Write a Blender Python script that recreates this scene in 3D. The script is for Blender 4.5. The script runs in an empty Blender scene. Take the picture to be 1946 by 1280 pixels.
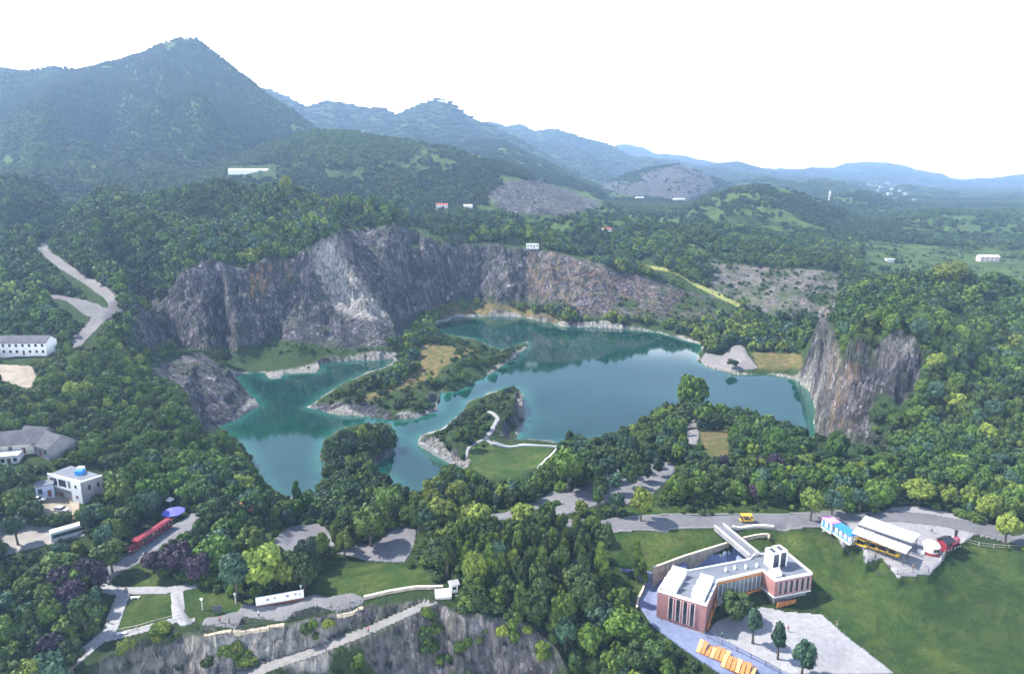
import bpy, bmesh, math, random
import numpy as np
from mathutils import Vector, Matrix
from mathutils.geometry import delaunay_2d_cdt, tessellate_polygon
random.seed(7); RNG = np.random.default_rng(7)
SC = bpy.context.scene
COL = SC.collection
# ------------------------------------------------------------------ camera
F = 1297.0; TH = math.radians(13.5); CT, ST = math.cos(TH), math.sin(TH); CZ = 120.0
cam = bpy.data.cameras.new('camera'); co = bpy.data.objects.new('camera', cam); COL.objects.link(co)
cam.sensor_width = 36.0; cam.lens = 36.0 * F / 1946.0; cam.clip_start = 1.0; cam.clip_end = 30000.0
co.location = (0, 0, CZ); co.rotation_euler = (math.pi/2 - TH, 0, 0); SC.camera = co
# ------------------------------------------------------------------ light
SUN_EL, SUN_AZ = math.radians(48), math.radians(-74)      # azimuth from +Y towards +X
w = bpy.data.worlds.new("World"); SC.world = w; w.use_nodes = True
nt = w.node_tree; nt.nodes.clear()
o_ = nt.nodes.new('ShaderNodeOutputWorld'); bg = nt.nodes.new('ShaderNodeBackground'); sk = nt.nodes.new('ShaderNodeTexSky')
sk.sky_type = 'NISHITA'; sk.sun_disc = False; sk.sun_elevation = SUN_EL; sk.sun_rotation = SUN_AZ
sk.air_density = 1.0; sk.dust_density = 1.2; sk.ozone_density = 1.0; sk.altitude = 300
bg.inputs['Strength'].default_value = 0.085
# thin bright cloud veils mixed over the clear sky
tc = nt.nodes.new('ShaderNodeTexCoord'); mp = nt.nodes.new('ShaderNodeMapping'); mp.inputs['Scale'].default_value = (1.3, 1.3, 4.0)
nz = nt.nodes.new('ShaderNodeTexNoise'); nz.inputs['Scale'].default_value = 1.6; nz.inputs['Detail'].default_value = 5
rp = nt.nodes.new('ShaderNodeValToRGB'); rp.color_ramp.elements[0].position = 0.36; rp.color_ramp.elements[1].position = 0.72
mx = nt.nodes.new('ShaderNodeMix'); mx.data_type = 'RGBA'; mx.inputs[7].default_value = (7.5, 7.7, 8.0, 1)
ml = nt.nodes.new('ShaderNodeMath'); ml.operation = 'MULTIPLY'; ml.inputs[1].default_value = 0.5
nt.links.new(tc.outputs['Generated'], mp.inputs[0]); nt.links.new(mp.outputs[0], nz.inputs[0]); nt.links.new(nz.outputs[0], rp.inputs[0])
nt.links.new(rp.outputs[0], ml.inputs[0])
# low haze band near the horizon of the sky is thick and white
sx = nt.nodes.new('ShaderNodeSeparateXYZ'); nt.links.new(tc.outputs['Generated'], sx.inputs[0])
mr = nt.nodes.new('ShaderNodeMapRange'); mr.inputs[1].default_value = 0.222; mr.inputs[2].default_value = 0.275
mr.inputs[3].default_value = 1.0; mr.inputs[4].default_value = 0.0; mr.interpolation_type = 'SMOOTHSTEP'
nt.links.new(sx.outputs[2], mr.inputs[0])
mm = nt.nodes.new('ShaderNodeMath'); mm.operation = 'MAXIMUM'; nt.links.new(ml.outputs[0], mm.inputs[0]); nt.links.new(mr.outputs[0], mm.inputs[1])
nt.links.new(mm.outputs[0], mx.inputs[0])
m7 = nt.nodes.new('ShaderNodeMix'); m7.data_type = 'RGBA'; m7.inputs[6].default_value = (7.6, 10.0, 14.8, 1); m7.inputs[7].default_value = (34.0, 34.0, 34.0, 1)
nt.links.new(mr.outputs[0], m7.inputs[0]); nt.links.new(m7.outputs[2], mx.inputs[7]); nt.links.new(sk.outputs[0], mx.inputs[6])
nt.links.new(mx.outputs[2], bg.inputs[0]); nt.links.new(bg.outputs[0], o_.inputs[0])
sl = bpy.data.lights.new('sun', 'SUN'); sl.energy = 5.0; sl.angle = math.radians(1.5); sl.color = (1, .94, .84)
so = bpy.data.objects.new('sun', sl); COL.objects.link(so)
sd = Vector((math.sin(SUN_AZ)*math.cos(SUN_EL), math.cos(SUN_AZ)*math.cos(SUN_EL), math.sin(SUN_EL)))
so.rotation_euler = sd.to_track_quat('Z', 'Y').to_euler(); so.location = sd*500 + Vector((0, 0, 900))
SC.view_settings.view_transform = 'Standard'; SC.view_settings.look = 'None'; SC.view_settings.exposure = 1.05; SC.view_settings.gamma = 1
SC.render.engine = 'CYCLES'
try:
    SC.cycles.max_bounces = 5; SC.cycles.diffuse_bounces = 2; SC.cycles.glossy_bounces = 2; SC.cycles.transmission_bounces = 2
    SC.cycles.volume_bounces = 0; SC.cycles.transparent_max_bounces = 4; SC.cycles.use_denoising = True
    SC.cycles.caustics_reflective = False; SC.cycles.caustics_refractive = False
except Exception: pass
# ------------------------------------------------------------------ helpers
def tag(o, label=None, cat=None, group=None, kind=None):
    if label: o['label'] = label
    if cat: o['category'] = cat
    if group: o['group'] = group
    if kind: o['kind'] = kind
    return o
def empty(name, loc, rz=0):
    o = bpy.data.objects.new(name, None); COL.objects.link(o); o.location = loc; o.rotation_euler = (0, 0, rz); o.empty_display_size = .5
    return o
def uva(u, v):
    s = (v-640)/F; dx = (u-973)/F; dy = CT - s*ST; dz = -ST - s*CT
    return dx/dy, -dz/dy                      # A = x/y, t = drop per metre of y
def P(u, v, z=None, y=None):
    A, t = uva(u, v)
    if y is None: y = (CZ - z)/t
    return (A*y, y, CZ - t*y)
def project(x, y, z):
    dz = z - CZ; d = y*CT - dz*ST; h = y*ST + dz*CT
    return 973 + F*x/d, 640 - F*h/d
def vnoise(x, y, seed=0):
    x = np.asarray(x, dtype=np.float64); y = np.asarray(y, dtype=np.float64)
    xi = np.floor(x).astype(np.int64); yi = np.floor(y).astype(np.int64); fx = x-xi; fy = y-yi
    fx = fx*fx*(3-2*fx); fy = fy*fy*(3-2*fy)
    def h(a, b):
        n = (a*374761393 + b*668265263 + seed*1442695041) & 0xffffffff
        n = ((n ^ (n >> 13))*1274126177) & 0xffffffff
        return ((n ^ (n >> 16)) & 0xffff)/65535.0
    return (h(xi, yi)*(1-fx)+h(xi+1, yi)*fx)*(1-fy) + (h(xi, yi+1)*(1-fx)+h(xi+1, yi+1)*fx)*fy - .5
def cell(x, y, seed=0):
    xi = np.floor(x).astype(np.int64); yi = np.floor(y).astype(np.int64)
    n = (xi*374761393 + yi*668265263 + seed*1442695041) & 0xffffffff; n = ((n ^ (n >> 13))*1274126177) & 0xffffffff
    return ((n ^ (n >> 16)) & 0xffff)/65535.0 - .5
def fbm(x, y, s, oc=4, seed=0):
    r = 0; a = 1.0
    for k in range(oc):
        r = r + a*vnoise(x/s, y/s, seed+k); s *= .5; a *= .5
    return r
def inpoly(px, py, poly):
    px = np.asarray(px, float); py = np.asarray(py, float)
    ins = np.zeros(px.shape, bool); n = len(poly)
    pa = np.array([(p[0], p[1]) for p in poly]); 
    bx = (px >= pa[:, 0].min()) & (px <= pa[:, 0].max()) & (py >= pa[:, 1].min()) & (py <= pa[:, 1].max())
    if not bx.any(): return ins
    x = px[bx]; y = py[bx]; r = np.zeros(x.shape, bool)
    for i in range(n):
        x0, y0 = pa[i]; x1, y1 = pa[i-1]
        if y0 == y1: continue
        c = ((y0 > y) != (y1 > y)) & (x < (x1-x0)*(y-y0)/(y1-y0)+x0)
        r ^= c
    ins[bx] = r
    return ins
def segdist(px, py, pts, closed=False):
    d = np.full(np.shape(px), 1e9); n = len(pts)
    for i in range(n if closed else n-1):
        ax, ay = pts[i][:2]; bx_, by_ = pts[(i+1) % n][:2]; dx, dy = bx_-ax, by_-ay; L = dx*dx+dy*dy+1e-9
        t = np.clip(((px-ax)*dx+(py-ay)*dy)/L, 0, 1)
        d = np.minimum(d, (px-ax-t*dx)**2+(py-ay-t*dy)**2)
    return np.sqrt(d)
def mkmesh(name, verts, faces, mats=(), mi=None, smooth=False):
    me = bpy.data.meshes.new(name)
    verts = np.asarray(verts, dtype=np.float32)
    if isinstance(faces, np.ndarray):
        n, k = faces.shape
        me.vertices.add(len(verts)); me.vertices.foreach_set('co', verts.ravel())
        me.loops.add(n*k); me.loops.foreach_set('vertex_index', faces.astype(np.int32).ravel())
        me.polygons.add(n); me.polygons.foreach_set('loop_start', np.arange(0, n*k, k, dtype=np.int32))
        me.update(calc_edges=True)
    else:
        me.from_pydata([tuple(map(float, v)) for v in verts], [], faces)
    for m in mats: me.materials.append(m)
    if mi is not None: me.polygons.foreach_set('material_index', np.asarray(mi, dtype=np.int32))
    if smooth: me.polygons.foreach_set('use_smooth', np.ones(len(me.polygons), bool))
    me.validate(); me.update()
    return me
def mkobj(name, me, parent=None):
    o = bpy.data.objects.new(name, me); COL.objects.link(o)
    if parent: o.parent = parent
    return o
# ------------------------------------------------------------------ shoreline (traced at water level z = 0)
def Z0(l): return [P(u, v, z=0)[:2] for u, v in l]
LAKE_UV = [(395,818),(445,800),(490,772),(462,740),(440,712),(478,708),(500,708),(514,720),(532,718),(540,708),(562,708),(602,708),(612,690),(680,684),(762,682),
 (735,698),(690,712),(640,735),(610,755),(586,773),(640,786),(700,790),(738,800),(790,795),(832,778),(836,745),(868,742),(905,725),(935,707),(962,690),(1000,662),(1003,650),
 (985,655),(950,665),(925,655),(905,645),(860,637),(835,632),(820,622),(835,612),(870,603),(940,600),(1000,603),(1040,612),(1070,620),(1150,622),(1240,630),(1285,640),(1335,656),
 (1328,668),(1322,685),(1345,698),(1400,712),(1470,712),(1510,720),(1538,740),(1550,770),(1549,800),(1546,835),(1520,845),(1490,830),(1440,808),(1380,798),(1330,788),(1280,794),(1230,812),
 (1200,824),(1166,826),(1150,838),(1070,842),(992,840),(975,836),(990,815),(996,790),(995,750),(984,738),(960,738),(925,748),(890,765),(870,788),(835,815),(800,830),(795,845),(850,874),(885,888),
 (870,905),(835,925),(800,945),(768,940),(742,915),(705,903),(650,905),(618,916),(602,945),(570,957),(530,948),(500,925),(478,895),(470,865),(450,840),(425,826)]
ISL_UV = [(610,872),(614,845),(640,820),(690,806),(740,806),(754,832),(746,855),(720,880),(690,893),(650,897),(620,892)]
LAKE = Z0(LAKE_UV); ISL = Z0(ISL_UV)
# ------------------------------------------------------------------ terrain control points
pts = []
def zz(*l): pts.extend(P(u, v, z=z) for u, v, z in l)
def yy(*l): pts.extend(P(u, v, y=y) for u, v, y in l)
def ww(*l): pts.extend((A*y, y, z) for A, y, z in l)
for A in (-1.15, -.8, -.5, -.25, 0, .25, .5, .8, 1.15):
    ww((A, 50, -35 if -.5 < A < .12 else 8))
ww((-.38,100,-32),(-.2,112,-30),(-.08,118,-30),(.02,114,-30),(.1,110,-25),(-.5,100,-20),(-.65,100,10),(.2,100,-5),(-.45,122,-12),(-.3,124,-20),(-.15,126,-18),(-.02,128,-16),(.05,126,-12),(.1,124,-5))
for A, z0, z1 in ((-1.15, 18, 75), (1.15, 16, 24)):
    for k, y in enumerate((90, 130, 180, 240, 320, 420, 560, 720)): ww((A, y, z0+(z1-z0)*min(1, k/6)))
for A, z in ((-1.15,78),(-.6,70),(-.3,62),(0,60),(.2,52),(.4,40),(.6,26),(1.15,26)): ww((A, 905, z))
# foreground plateau, left
zz((0,1278,17),(60,1279,17.5),(108,1279,17.5),(0,1150,18),(0,1050,20),(100,1140,18.5),(195,1215,18.5),(200,1120,19),(330,1120,19.5),(352,1180,19.5),(270,1050,20),(370,990,20),(150,1090,19.5),
 (60,1015,21),(0,985,22),(130,1005,21.5),(20,955,24),(60,975,24),(160,975,24),(150,900,25),(60,890,28),(0,860,29),(0,900,27),(110,860,29),(100,800,30.5),(0,780,34),(100,740,36),(0,720,38),(40,685,40),(0,665,41),(110,670,41),(140,655,42),
 (200,600,48),(200,640,44),(110,565,55),(0,600,50),(215,570,52),(250,600,45),(160,880,26),(250,850,23),(300,900,21),(350,900,20.5),(400,950,20),(450,980,19),(470,1060,19),(550,1040,19),(600,1100,19.5),
 (490,925,10),(440,870,12),(370,790,22),(300,765,26),(230,780,28),(200,720,33),(220,655,38),(150,700,38))
# plateau rim above the lower pit
zz((150,1279,17.3),(192,1248,18),(240,1222,18.5),(300,1200,19),(335,1192,19.3),(360,1196,19.6),(385,1207,20),(450,1197,20),(540,1184,20),(640,1166,20),(690,1151,20),(740,1137,20),(800,1124,20),(862,1160,19.5),(940,1172,19),(1000,1182,18),(1052,1222,15),(1082,1279,10),(1150,1279,9))
yy((176,1279,119),(250,1245,126),(330,1215,131),(395,1235,132),(460,1222,134.2),(545,1208,135.8),(640,1185,138.5),(700,1168,141),(760,1150,143),(530,1256,131),(600,1236,133.8),(700,1196,138),(780,1161,142),(842,1134,147),
 (540,1277,129.6),(620,1250,132.6),(720,1206,137),(790,1170,141),(400,1279,126),(470,1279,127),(620,1279,130),(740,1240,134.5),(800,1215,137),(870,1200,139.5),(870,1250,136.5),(950,1220,137),(950,1270,134),(1020,1250,133))
zz((860,1130,20),(1000,1140,19),(1100,1175,16),(1180,1200,14),(1200,1279,11),(840,1080,19.5),(690,1060,19),(780,1010,19.5),(640,1050,19),(960,1080,19.5),(1050,1080,19.5),(1100,1040,20),(960,980,20),(1050,960,20.5),(800,960,17),(860,960,18),(700,1000,18.5))
# museum hollow, lawn mound, kiosk terrace
zz((1215,1090,15),(1238,1188,13.6),(1200,1130,15),(1175,1085,17.5),(1345,1200,13.5),(1345,1279,13),(1420,1180,13.5),(1500,1279,13),(1620,1250,13),(1680,1279,13),(1560,1160,14),(1480,1180,13.5),(1560,1100,15.5),(1545,1062,18),(1480,1090,14),
 (1240,1083,17),(1300,1062,19),(1385,1034,21),(1435,1043,21),(1500,1030,21.3),(1180,1040,20),(1160,1012,21.3),(1290,1022,21),(1375,1006,21.9),(1440,1004,22))
x0, y0_, _ = P(1240,1083,z=17); x1, y1_, _ = P(1385,1034,z=21)
pts += [(x0+.3, y0_-1.5, 14.5), (x0+(x1-x0)*.5+.3, y0_+(y1_-y0_)*.5-1.5, 14.5), (x1+.3, y1_-1.5, 14.5), (x1+14, y1_-2, 14.5), (x0+24, y0_-14, 14), (x0+10, y0_-16, 14)]
zz((1150,998,21.6),(1280,990,22),(1400,992,22),(1500,990,22),(1600,985,22),(1700,985,22),(1850,1003,22),(1945,1022,22),(1400,972,22),(1600,968,22),(1680,962,22),(1760,958,22),(1850,985,22),(1945,1000,22),(2050,1040,22),
 (1562,1008,22),(1600,1038,22),(1640,1066,22),(1705,1096,22),(1765,1091,22),(1790,1066,22),(1830,1032,22),(1590,1075,17.5),(1640,1105,17),(1710,1135,17),(1790,1120,18),(1850,1060,20.5),(1945,1060,21),(1700,1200,14),(1800,1200,14.5),(1945,1200,16),(1945,1279,15),(1780,1279,13.5),(2050,1279,16),(2050,1150,19))
# promontory between the museum road and the lake
zz((1150,925,21),(1100,900,18),(1050,920,20),(1300,930,21),(1500,930,21),(1250,880,19),(1200,870,17),(1100,862,13),(1350,850,18),(1320,825,16),(1400,835,16),(1480,850,15),(1500,880,19),(1600,900,19),(1700,930,21),(1850,930,21),(1945,950,21),(2040,960,22))
# peninsulas and island
zz((960,866,4),(1055,852,4),(890,866,4),(925,830,5),(925,790,7),(950,800,7),(1000,845,3),(970,775,8),(978,752,8),(960,752,7),(850,850,4),(830,840,4),(850,820,4),(900,890,5),(1010,885,5),(1050,870,6),(950,910,7),
 (650,762,4),(700,757,5),(745,765,5),(780,775,5),(810,752,6),(765,725,4),(820,690,5),(850,715,6),(900,690,6),(930,675,5),(970,664,3),(860,658,5),(800,655,5),(790,680,4),(780,700,4),(820,640,5),
 (680,845,6),(650,865,5),(710,850,5))
# terrace north of the left lake, cliff foot
zz((455,690,3),(550,685,4),(650,670,5),(745,668,5),(425,690,7),(370,668,14),(400,664,11))
zz((262,642,12),(330,658,10),(420,656,10),(520,649,10),(620,656,8),(700,662,8),(758,646,8),(774,620,9))
# spur slab
yy((372,682,352),(402,702,348),(442,737,345),(478,764,344),(300,692,345),(300,655,388),(335,672,365),(350,735,318),(385,790,312))
# main cliff top
yy((262,614,442),(295,590,444),(330,560,447),(350,520,455),(380,503,460),(420,495,465),(470,512,470),(500,498,478),(560,488,485),(590,465,490),(630,448,495),(655,468,494),(682,512,490),(730,570,487),(765,612,489))
yy((560,600,458),(520,600,462),(640,560,480),(700,590,470),(420,600,455),(610,540,482))
# gully and far wall
yy((665,470,530),(720,545,520),(770,600,512),(662,446,560),(740,436,590),(800,438,640),(800,469,600),(770,476,590),(860,463,625),(920,460,630),(1000,468,622),(1060,480,610),(1100,490,600),(1140,495,600),(1180,500,605))
yy((1250,540,590),(1350,505,640),(1220,490,640),(1390,572,565),(1450,532,600),(1450,592,538),(1360,500,655),(1420,512,640),(1570,512,620),(1560,592,530),(1300,560,580))
zz((782,592,9),(850,577,9),(900,572,9),(1000,576,9),(1080,590,9),(1150,592,9),(1100,606,5),(1250,614,5),(1400,628,5),(1480,640,5),(1540,645,6),(1000,594,3),(900,590,3),(830,600,3),(1380,660,3.5),(1340,675,2),(1340,690,2),(1400,702,2.5),(1470,700,3),(1500,708,3),(1420,680,4),(1500,680,5))
yy((900,433,760),(1000,440,740),(1100,450,740),(1250,462,740),(1400,472,720),(1550,490,680),(1620,482,760),(840,440,740))
# left valley road, near hills (ground under the canopy)
zz((130,500,62),(85,468,68),(60,500,62),(0,530,60),(170,540,56),(240,520,62),(0,455,72))
yy((0,335,760),(-150,330,760),(80,360,750),(160,395,720),(-60,330,900),(0,400,640),(80,440,590),(120,460,540))
yy((120,452,600),(180,398,570),(250,362,600),(340,348,620),(450,352,620),(540,364,615),(600,376,605),(690,400,590),(750,415,575),(800,446,600))
yy((300,460,505),(200,500,440),(250,560,410),(400,440,520),(540,440,530),(640,425,535),(330,400,560),(500,400,565))
ww((-.62,820,62),(-.45,780,58),(-.3,760,58),(-.15,760,60),(-.05,800,60))
# right hill
yy((1575,600,372),(1600,572,410),(1650,545,430),(1720,528,440),(1800,520,440),(1880,536,430),(1945,562,410),(2050,600,400))
yy((1558,614,360),(1580,634,332),(1608,644,304),(1650,630,295),(1700,624,292),(1765,650,285),(1800,745,268),(1700,600,350),(1800,600,360),(1900,640,330),(1950,700,290))
zz((1514,718,1.5),(1548,768,.8),(1550,820,.8),(1600,842,3),(1700,853,8),(1760,840,14))
yy((1850,790,262),(1945,790,265),(1850,860,235),(1945,880,235))
ww((.42,560,24),(.5,560,22),(.62,560,22),(.8,560,22),(.55,700,22),(.7,700,22),(.45,760,30),(.4,640,30))
zz((1575,1050,18),(1620,1085,17.5),(1665,1112,17.3),(1740,1135,17.2),(1810,1095,18.5),(1840,1070,20),(1560,1080,16.5),(1530,1030,20.5),(1900,1050,20.8))
# shoreline as constrained edges
nfree = len(pts)
P2 = [(p[0]/p[1]*2, math.log(p[1])) for p in pts]; ZV = [p[2] for p in pts]; E = []
def ring(poly):
    k0 = len(P2)
    for p in poly: P2.append((p[0]/p[1]*2, math.log(p[1]))); ZV.append(.4)
    E.extend((k0+i, k0+(i+1) % len(poly)) for i in range(len(poly)))
ring(LAKE); ring(ISL)
ov, oe, of, orv, ore, orf = delaunay_2d_cdt([Vector(p) for p in P2], E, [], 0, 1e-6, True)
TV = np.array([(v[0], v[1]) for v in ov]); TZ = np.zeros(len(ov))
for i, l in enumerate(orv):
    TZ[i] = np.mean([ZV[k] for k in l]) if l else .4
NA = 1120; AS = np.linspace(-1.0, 1.0, NA)
LY = np.concatenate([np.linspace(math.log(55), math.log(900), 860), np.linspace(math.log(900), math.log(12500), 520)[1:]])
YS = np.exp(LY); NY = len(YS); NN = 860
HT = np.full((NY, NA), np.nan)
ga = AS*2; gl = LY[:NN]
for f in of:
    a, b, c = TV[f[0]], TV[f[1]], TV[f[2]]
    i0 = np.searchsorted(ga, min(a[0], b[0], c[0])); i1 = np.searchsorted(ga, max(a[0], b[0], c[0]), 'right')
    j0 = np.searchsorted(gl, min(a[1], b[1], c[1])); j1 = np.searchsorted(gl, max(a[1], b[1], c[1]), 'right')
    if i1 <= i0 or j1 <= j0: continue
    X, Y = np.meshgrid(ga[i0:i1], gl[j0:j1])
    D = (b[1]-c[1])*(a[0]-c[0])+(c[0]-b[0])*(a[1]-c[1])
    if abs(D) < 1e-12: continue
    l0 = ((b[1]-c[1])*(X-c[0])+(c[0]-b[0])*(Y-c[1]))/D; l1 = ((c[1]-a[1])*(X-c[0])+(a[0]-c[0])*(Y-c[1]))/D; l2 = 1-l0-l1
    m = (l0 >= -1e-6) & (l1 >= -1e-6) & (l2 >= -1e-6)
    S = HT[j0:j1, i0:i1]; S[m] = (l0*TZ[f[0]]+l1*TZ[f[1]]+l2*TZ[f[2]])[m]
HN = HT[:NN]; bad = np.isnan(HN)
if bad.any():
    for j in range(NN):
        r = HN[j]; b = np.isnan(r)
        if b.all(): HN[j] = HN[j-1]
        elif b.any(): r[b] = np.interp(AS[b], AS[~b], r[~b])
def blur(a, n):
    for _ in range(n):
        p = np.pad(a, 1, mode='edge'); a = (p[:-2, 1:-1]+p[2:, 1:-1]+p[1:-1, :-2]+p[1:-1, 2:]+2*p[1:-1, 1:-1])/6
    return a
HT[:NN] = blur(HN, 4)
GX = AS[None, :]*YS[:, None]; GY = np.repeat(YS[:, None], NA, 1)
# ------------------------------------------------------------------ far ground and mountain ridges (ridge line, distance, foot)
fz = np.interp(AS, [-1,-.6,-.3,0,.2,.4,.6,1], [78,70,62,60,52,40,26,26])[None, :] + 0*GX
dd = (GY-900)/1500
floor_ = fz + 16*fbm(GX, GY, 500, 4, 3)*np.clip(dd*2, 0, 1) - np.clip(dd, 0, 1)*8
HF = floor_.copy()
HILLS = [
 (1900, 930, 1.25, 80, [(-700,230),(-400,190),(-200,160),(0,132),(40,138),(100,130),(150,133),(220,114),(280,98),(310,82),(345,71),(372,71),(400,92),(440,124),(480,155),(520,187),(560,212),(600,243),(680,300),(760,350),(850,400)]),
 (1350, 940, .8, 12, [(380,330),(450,300),(520,270),(600,248),(660,252),(760,266),(850,281),(930,300),(985,320),(1012,338),(1080,362),(1150,388),(1200,410)]),
 (3300, 1900, 1.0, 50, [(400,200),(500,165),(540,176),(580,200),(590,200),(622,193),(700,206),(722,204),(752,222),(790,202),(830,187),(852,191),(870,206),(900,226),(950,250),(1020,285),(1100,330)]),
 (2500, 1300, .9, 30, [(700,300),(800,290),(900,270),(960,268),(1020,300),(1080,330),(1150,360)]),
 (4800, 3200, .9, 60, [(850,250),(900,246),(930,230),(960,240),(990,236),(1020,250),(1050,245),(1082,252),(1110,263),(1150,272),(1200,296),(1280,310),(1350,325),(1450,345)]),
 (8500, 5500, .9, 90, [(1100,285),(1190,273),(1250,292),(1300,297),(1370,312),(1480,322),(1550,322),(1600,313),(1670,306),(1720,319),(1790,331),(1822,346),(1870,346),(1946,336),(2100,330),(2400,340)]),
 (2700, 2000, .8, 20, [(1100,380),(1150,345),(1230,318),(1290,312),(1340,330),(1400,355),(1450,380)]),
 (3000, 2000, .9, 25, [(1300,400),(1380,350),(1450,335),(1520,348),(1570,340),(1620,352),(1680,376),(1740,385),(1800,400)]),
 (4500, 3300, .9, 30, [(1250,330),(1350,318),(1450,330),(1540,338),(1640,345),(1750,365),(1850,375),(1950,370),(2200,360)]),
 (5600, 4300, .9, 50, [(1130,335),(1200,306),(1240,298),(1290,306),(1340,316),(1400,306),(1450,322),(1520,330),(1600,338)]),
 (6600, 5000, .9, 60, [(1440,345),(1500,326),(1545,319),(1600,328),(1680,322),(1740,338),(1800,352),(1870,350),(1946,344),(2100,340)]),
 (2050, 1550, .8, 14, [(1520,415),(1580,374),(1640,364),(1700,378),(1760,390),(1830,402)]),
 (3600, 2700, .9, 30, [(1650,372),(1720,352),(1780,358),(1850,372),(1900,362),(1960,366),(2150,360)]),
 (1330, 930, .8, 12, [(1240,440),(1300,398),(1350,372),(1400,358),(1440,354),(1500,360),(1560,382),(1620,408),(1700,440)]),
 (1500, 900, .8, 12, [(1560,470),(1640,430),(1700,408),(1760,401),(1850,403),(1946,400),(2100,395),(2400,400)]),
]
for y0, yf, pw, am, L in HILLS:
    q = [uva(u, v) for u, v in L]; qa = [a for a, t in q]; qz = [CZ - t*y0 for a, t in q]
    ed = np.clip(np.minimum(AS-qa[0], qa[-1]-AS)/.03, -1, 1)
    zc = (np.interp(AS, qa, qz) + am*.38*fbm(AS*y0, AS*0+y0, 260, 4, 12)*(y0 > 2000) - np.where(ed < 0, 400, 0))[None, :]
    yff = yf*(1+.10*fbm(AS*12, AS*0, 1, 3, 11))[None, :]
    t = np.clip((GY-yff)/(y0-yff), 0, 1)
    rid = (np.abs(fbm(GX+.35*GY, GY*.45, min(am*9, 330), 5, int(y0)))*-2.0+.35)
    h = floor_ + (zc-floor_)*t**pw + am*1.7*rid*np.sin(np.pi*t)**.8 + am*.10*fbm(GX, GY, am*2.5, 3, 5)*t
    h = np.where(GY > y0, zc-(GY-y0)*.45, h); h = np.where(zc < floor_, -50, h); h = np.where(t <= 0, -50, h)
    HF = np.maximum(HF, h)
bl = np.clip((GY-820)/80, 0, 1)
H = np.where(GY <= 820, np.nan_to_num(HT), 0)*(1-bl) + 0
H[:NN] = HT[:NN]*(1-bl[:NN]) + np.maximum(HF[:NN], floor_[:NN])*bl[:NN]; H[NN:] = HF[NN:]
# extra control: rough natural relief away from the flat places
sx_ = np.gradient(H, axis=1)/np.maximum(np.gradient(GX, axis=1), 1e-3); sy_ = np.gradient(H, axis=0)/np.maximum(np.gradient(GY, axis=0), 1e-3)
SL0 = np.hypot(sx_ - 0, sy_)
def hgt(x, y, G=None):
    G = H if G is None else G
    x = np.asarray(x, float); y = np.asarray(y, float); a = np.clip((x/y+1)/2*(NA-1), 0, NA-1.001); j = np.clip(np.interp(np.log(y), LY, np.arange(NY)), 0, NY-1.001)
    ia = a.astype(int); ja = j.astype(int); fa = a-ia; fj = j-ja
    return (G[ja, ia]*(1-fa)+G[ja, ia+1]*fa)*(1-fj)+(G[ja+1, ia]*(1-fa)+G[ja+1, ia+1]*fa)*fj
def hit(u, v):
    A, t = uva(u, v); a = min(max((A+1)/2*(NA-1), 0), NA-1.001); ia = int(a); fa = a-ia
    col = H[:, ia]*(1-fa)+H[:, ia+1]*fa; d = col-(CZ-t*YS)
    k = int(np.argmax(d >= 0)) if (d >= 0).any() else NY-1
    k = max(k, 1); f = -d[k-1]/(d[k]-d[k-1]+1e-9) if d[k] > d[k-1] else 0
    y = YS[k-1]+(YS[k]-YS[k-1])*min(max(f, 0), 1)
    return (A*y, y, float(hgt(A*y, y)))
GU, GV = project(GX, GY, H)
# ------------------------------------------------------------------ regions of the ground
def area(poly, ymin=0, ymax=1e9): return inpoly(GU, GV, poly) & (GY > ymin) & (GY < ymax)
def strip(uvs, wd, ys=None):
    p = [hit(u, v)[:2] for u, v in uvs]
    q = []
    for i in range(len(p)-1):
        for k in range(4): q.append((p[i][0]+(p[i+1][0]-p[i][0])*k/4, p[i][1]+(p[i+1][1]-p[i][1])*k/4))
    q.append(p[-1]); ylo = min(a[1] for a in q)-wd; yhi = max(a[1] for a in q)+wd
    jj = np.where((YS >= ylo) & (YS <= yhi))[0]; m = np.zeros(H.shape, bool)
    if len(jj) == 0: return m
    s = slice(jj[0], jj[-1]+1); m[s] = segdist(GX[s], GY[s], q) < wd/2
    return m
def widen(uvs, d): return strip(uvs, d)
MAIN_ROAD = [(1960,1026),(1900,1014),(1850,1003),(1780,990),(1700,982),(1600,984),(1500,989),(1400,990),(1280,990),(1200,994),(1150,998),(1090,1002)]
road_m = strip(MAIN_ROAD, 7.0)
lot_m = area([(1575,996),(1650,985),(1672,974),(1695,963),(1750,962),(1800,973),(1850,992),(1860,1012),(1832,1030),(1800,1045),(1790,1066),(1765,1091),(1705,1095),(1640,1065),(1600,1036),(1562,1008)], 120, 260)
park_m = area([(1050,955),(1062,935),(1110,925),(1120,900),(1180,885),(1235,880),(1272,874),(1290,886),(1262,920),(1232,945),(1180,962),(1150,955),(1120,965),(1085,960)], 150, 300) | strip([(1060,940),(1010,962),(960,980),(900,985)], 5.5) | strip([(1120,955),(1085,965),(1050,975)], 6)
terr_m = area([(640,1052),(665,1040),(720,1030),(745,1000),(792,1002),(786,1040),(768,1070),(700,1066)], 120, 260) | area([(512,1032),(552,998),(612,996),(625,1012),(640,1040),(600,1060),(560,1062)], 120, 260)
lroad_m = strip([(385,978),(350,1000),(300,1028),(250,1062),(200,1085),(165,1095)], 7.0)
lplaza_m = area([(150,1085),(195,1073),(240,1080),(205,1108),(165,1105)], 100, 300)
llot_m = area([(-20,982),(60,998),(128,1006),(165,1015),(120,1030),(75,1040),(-20,1065)], 100, 300)
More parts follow.
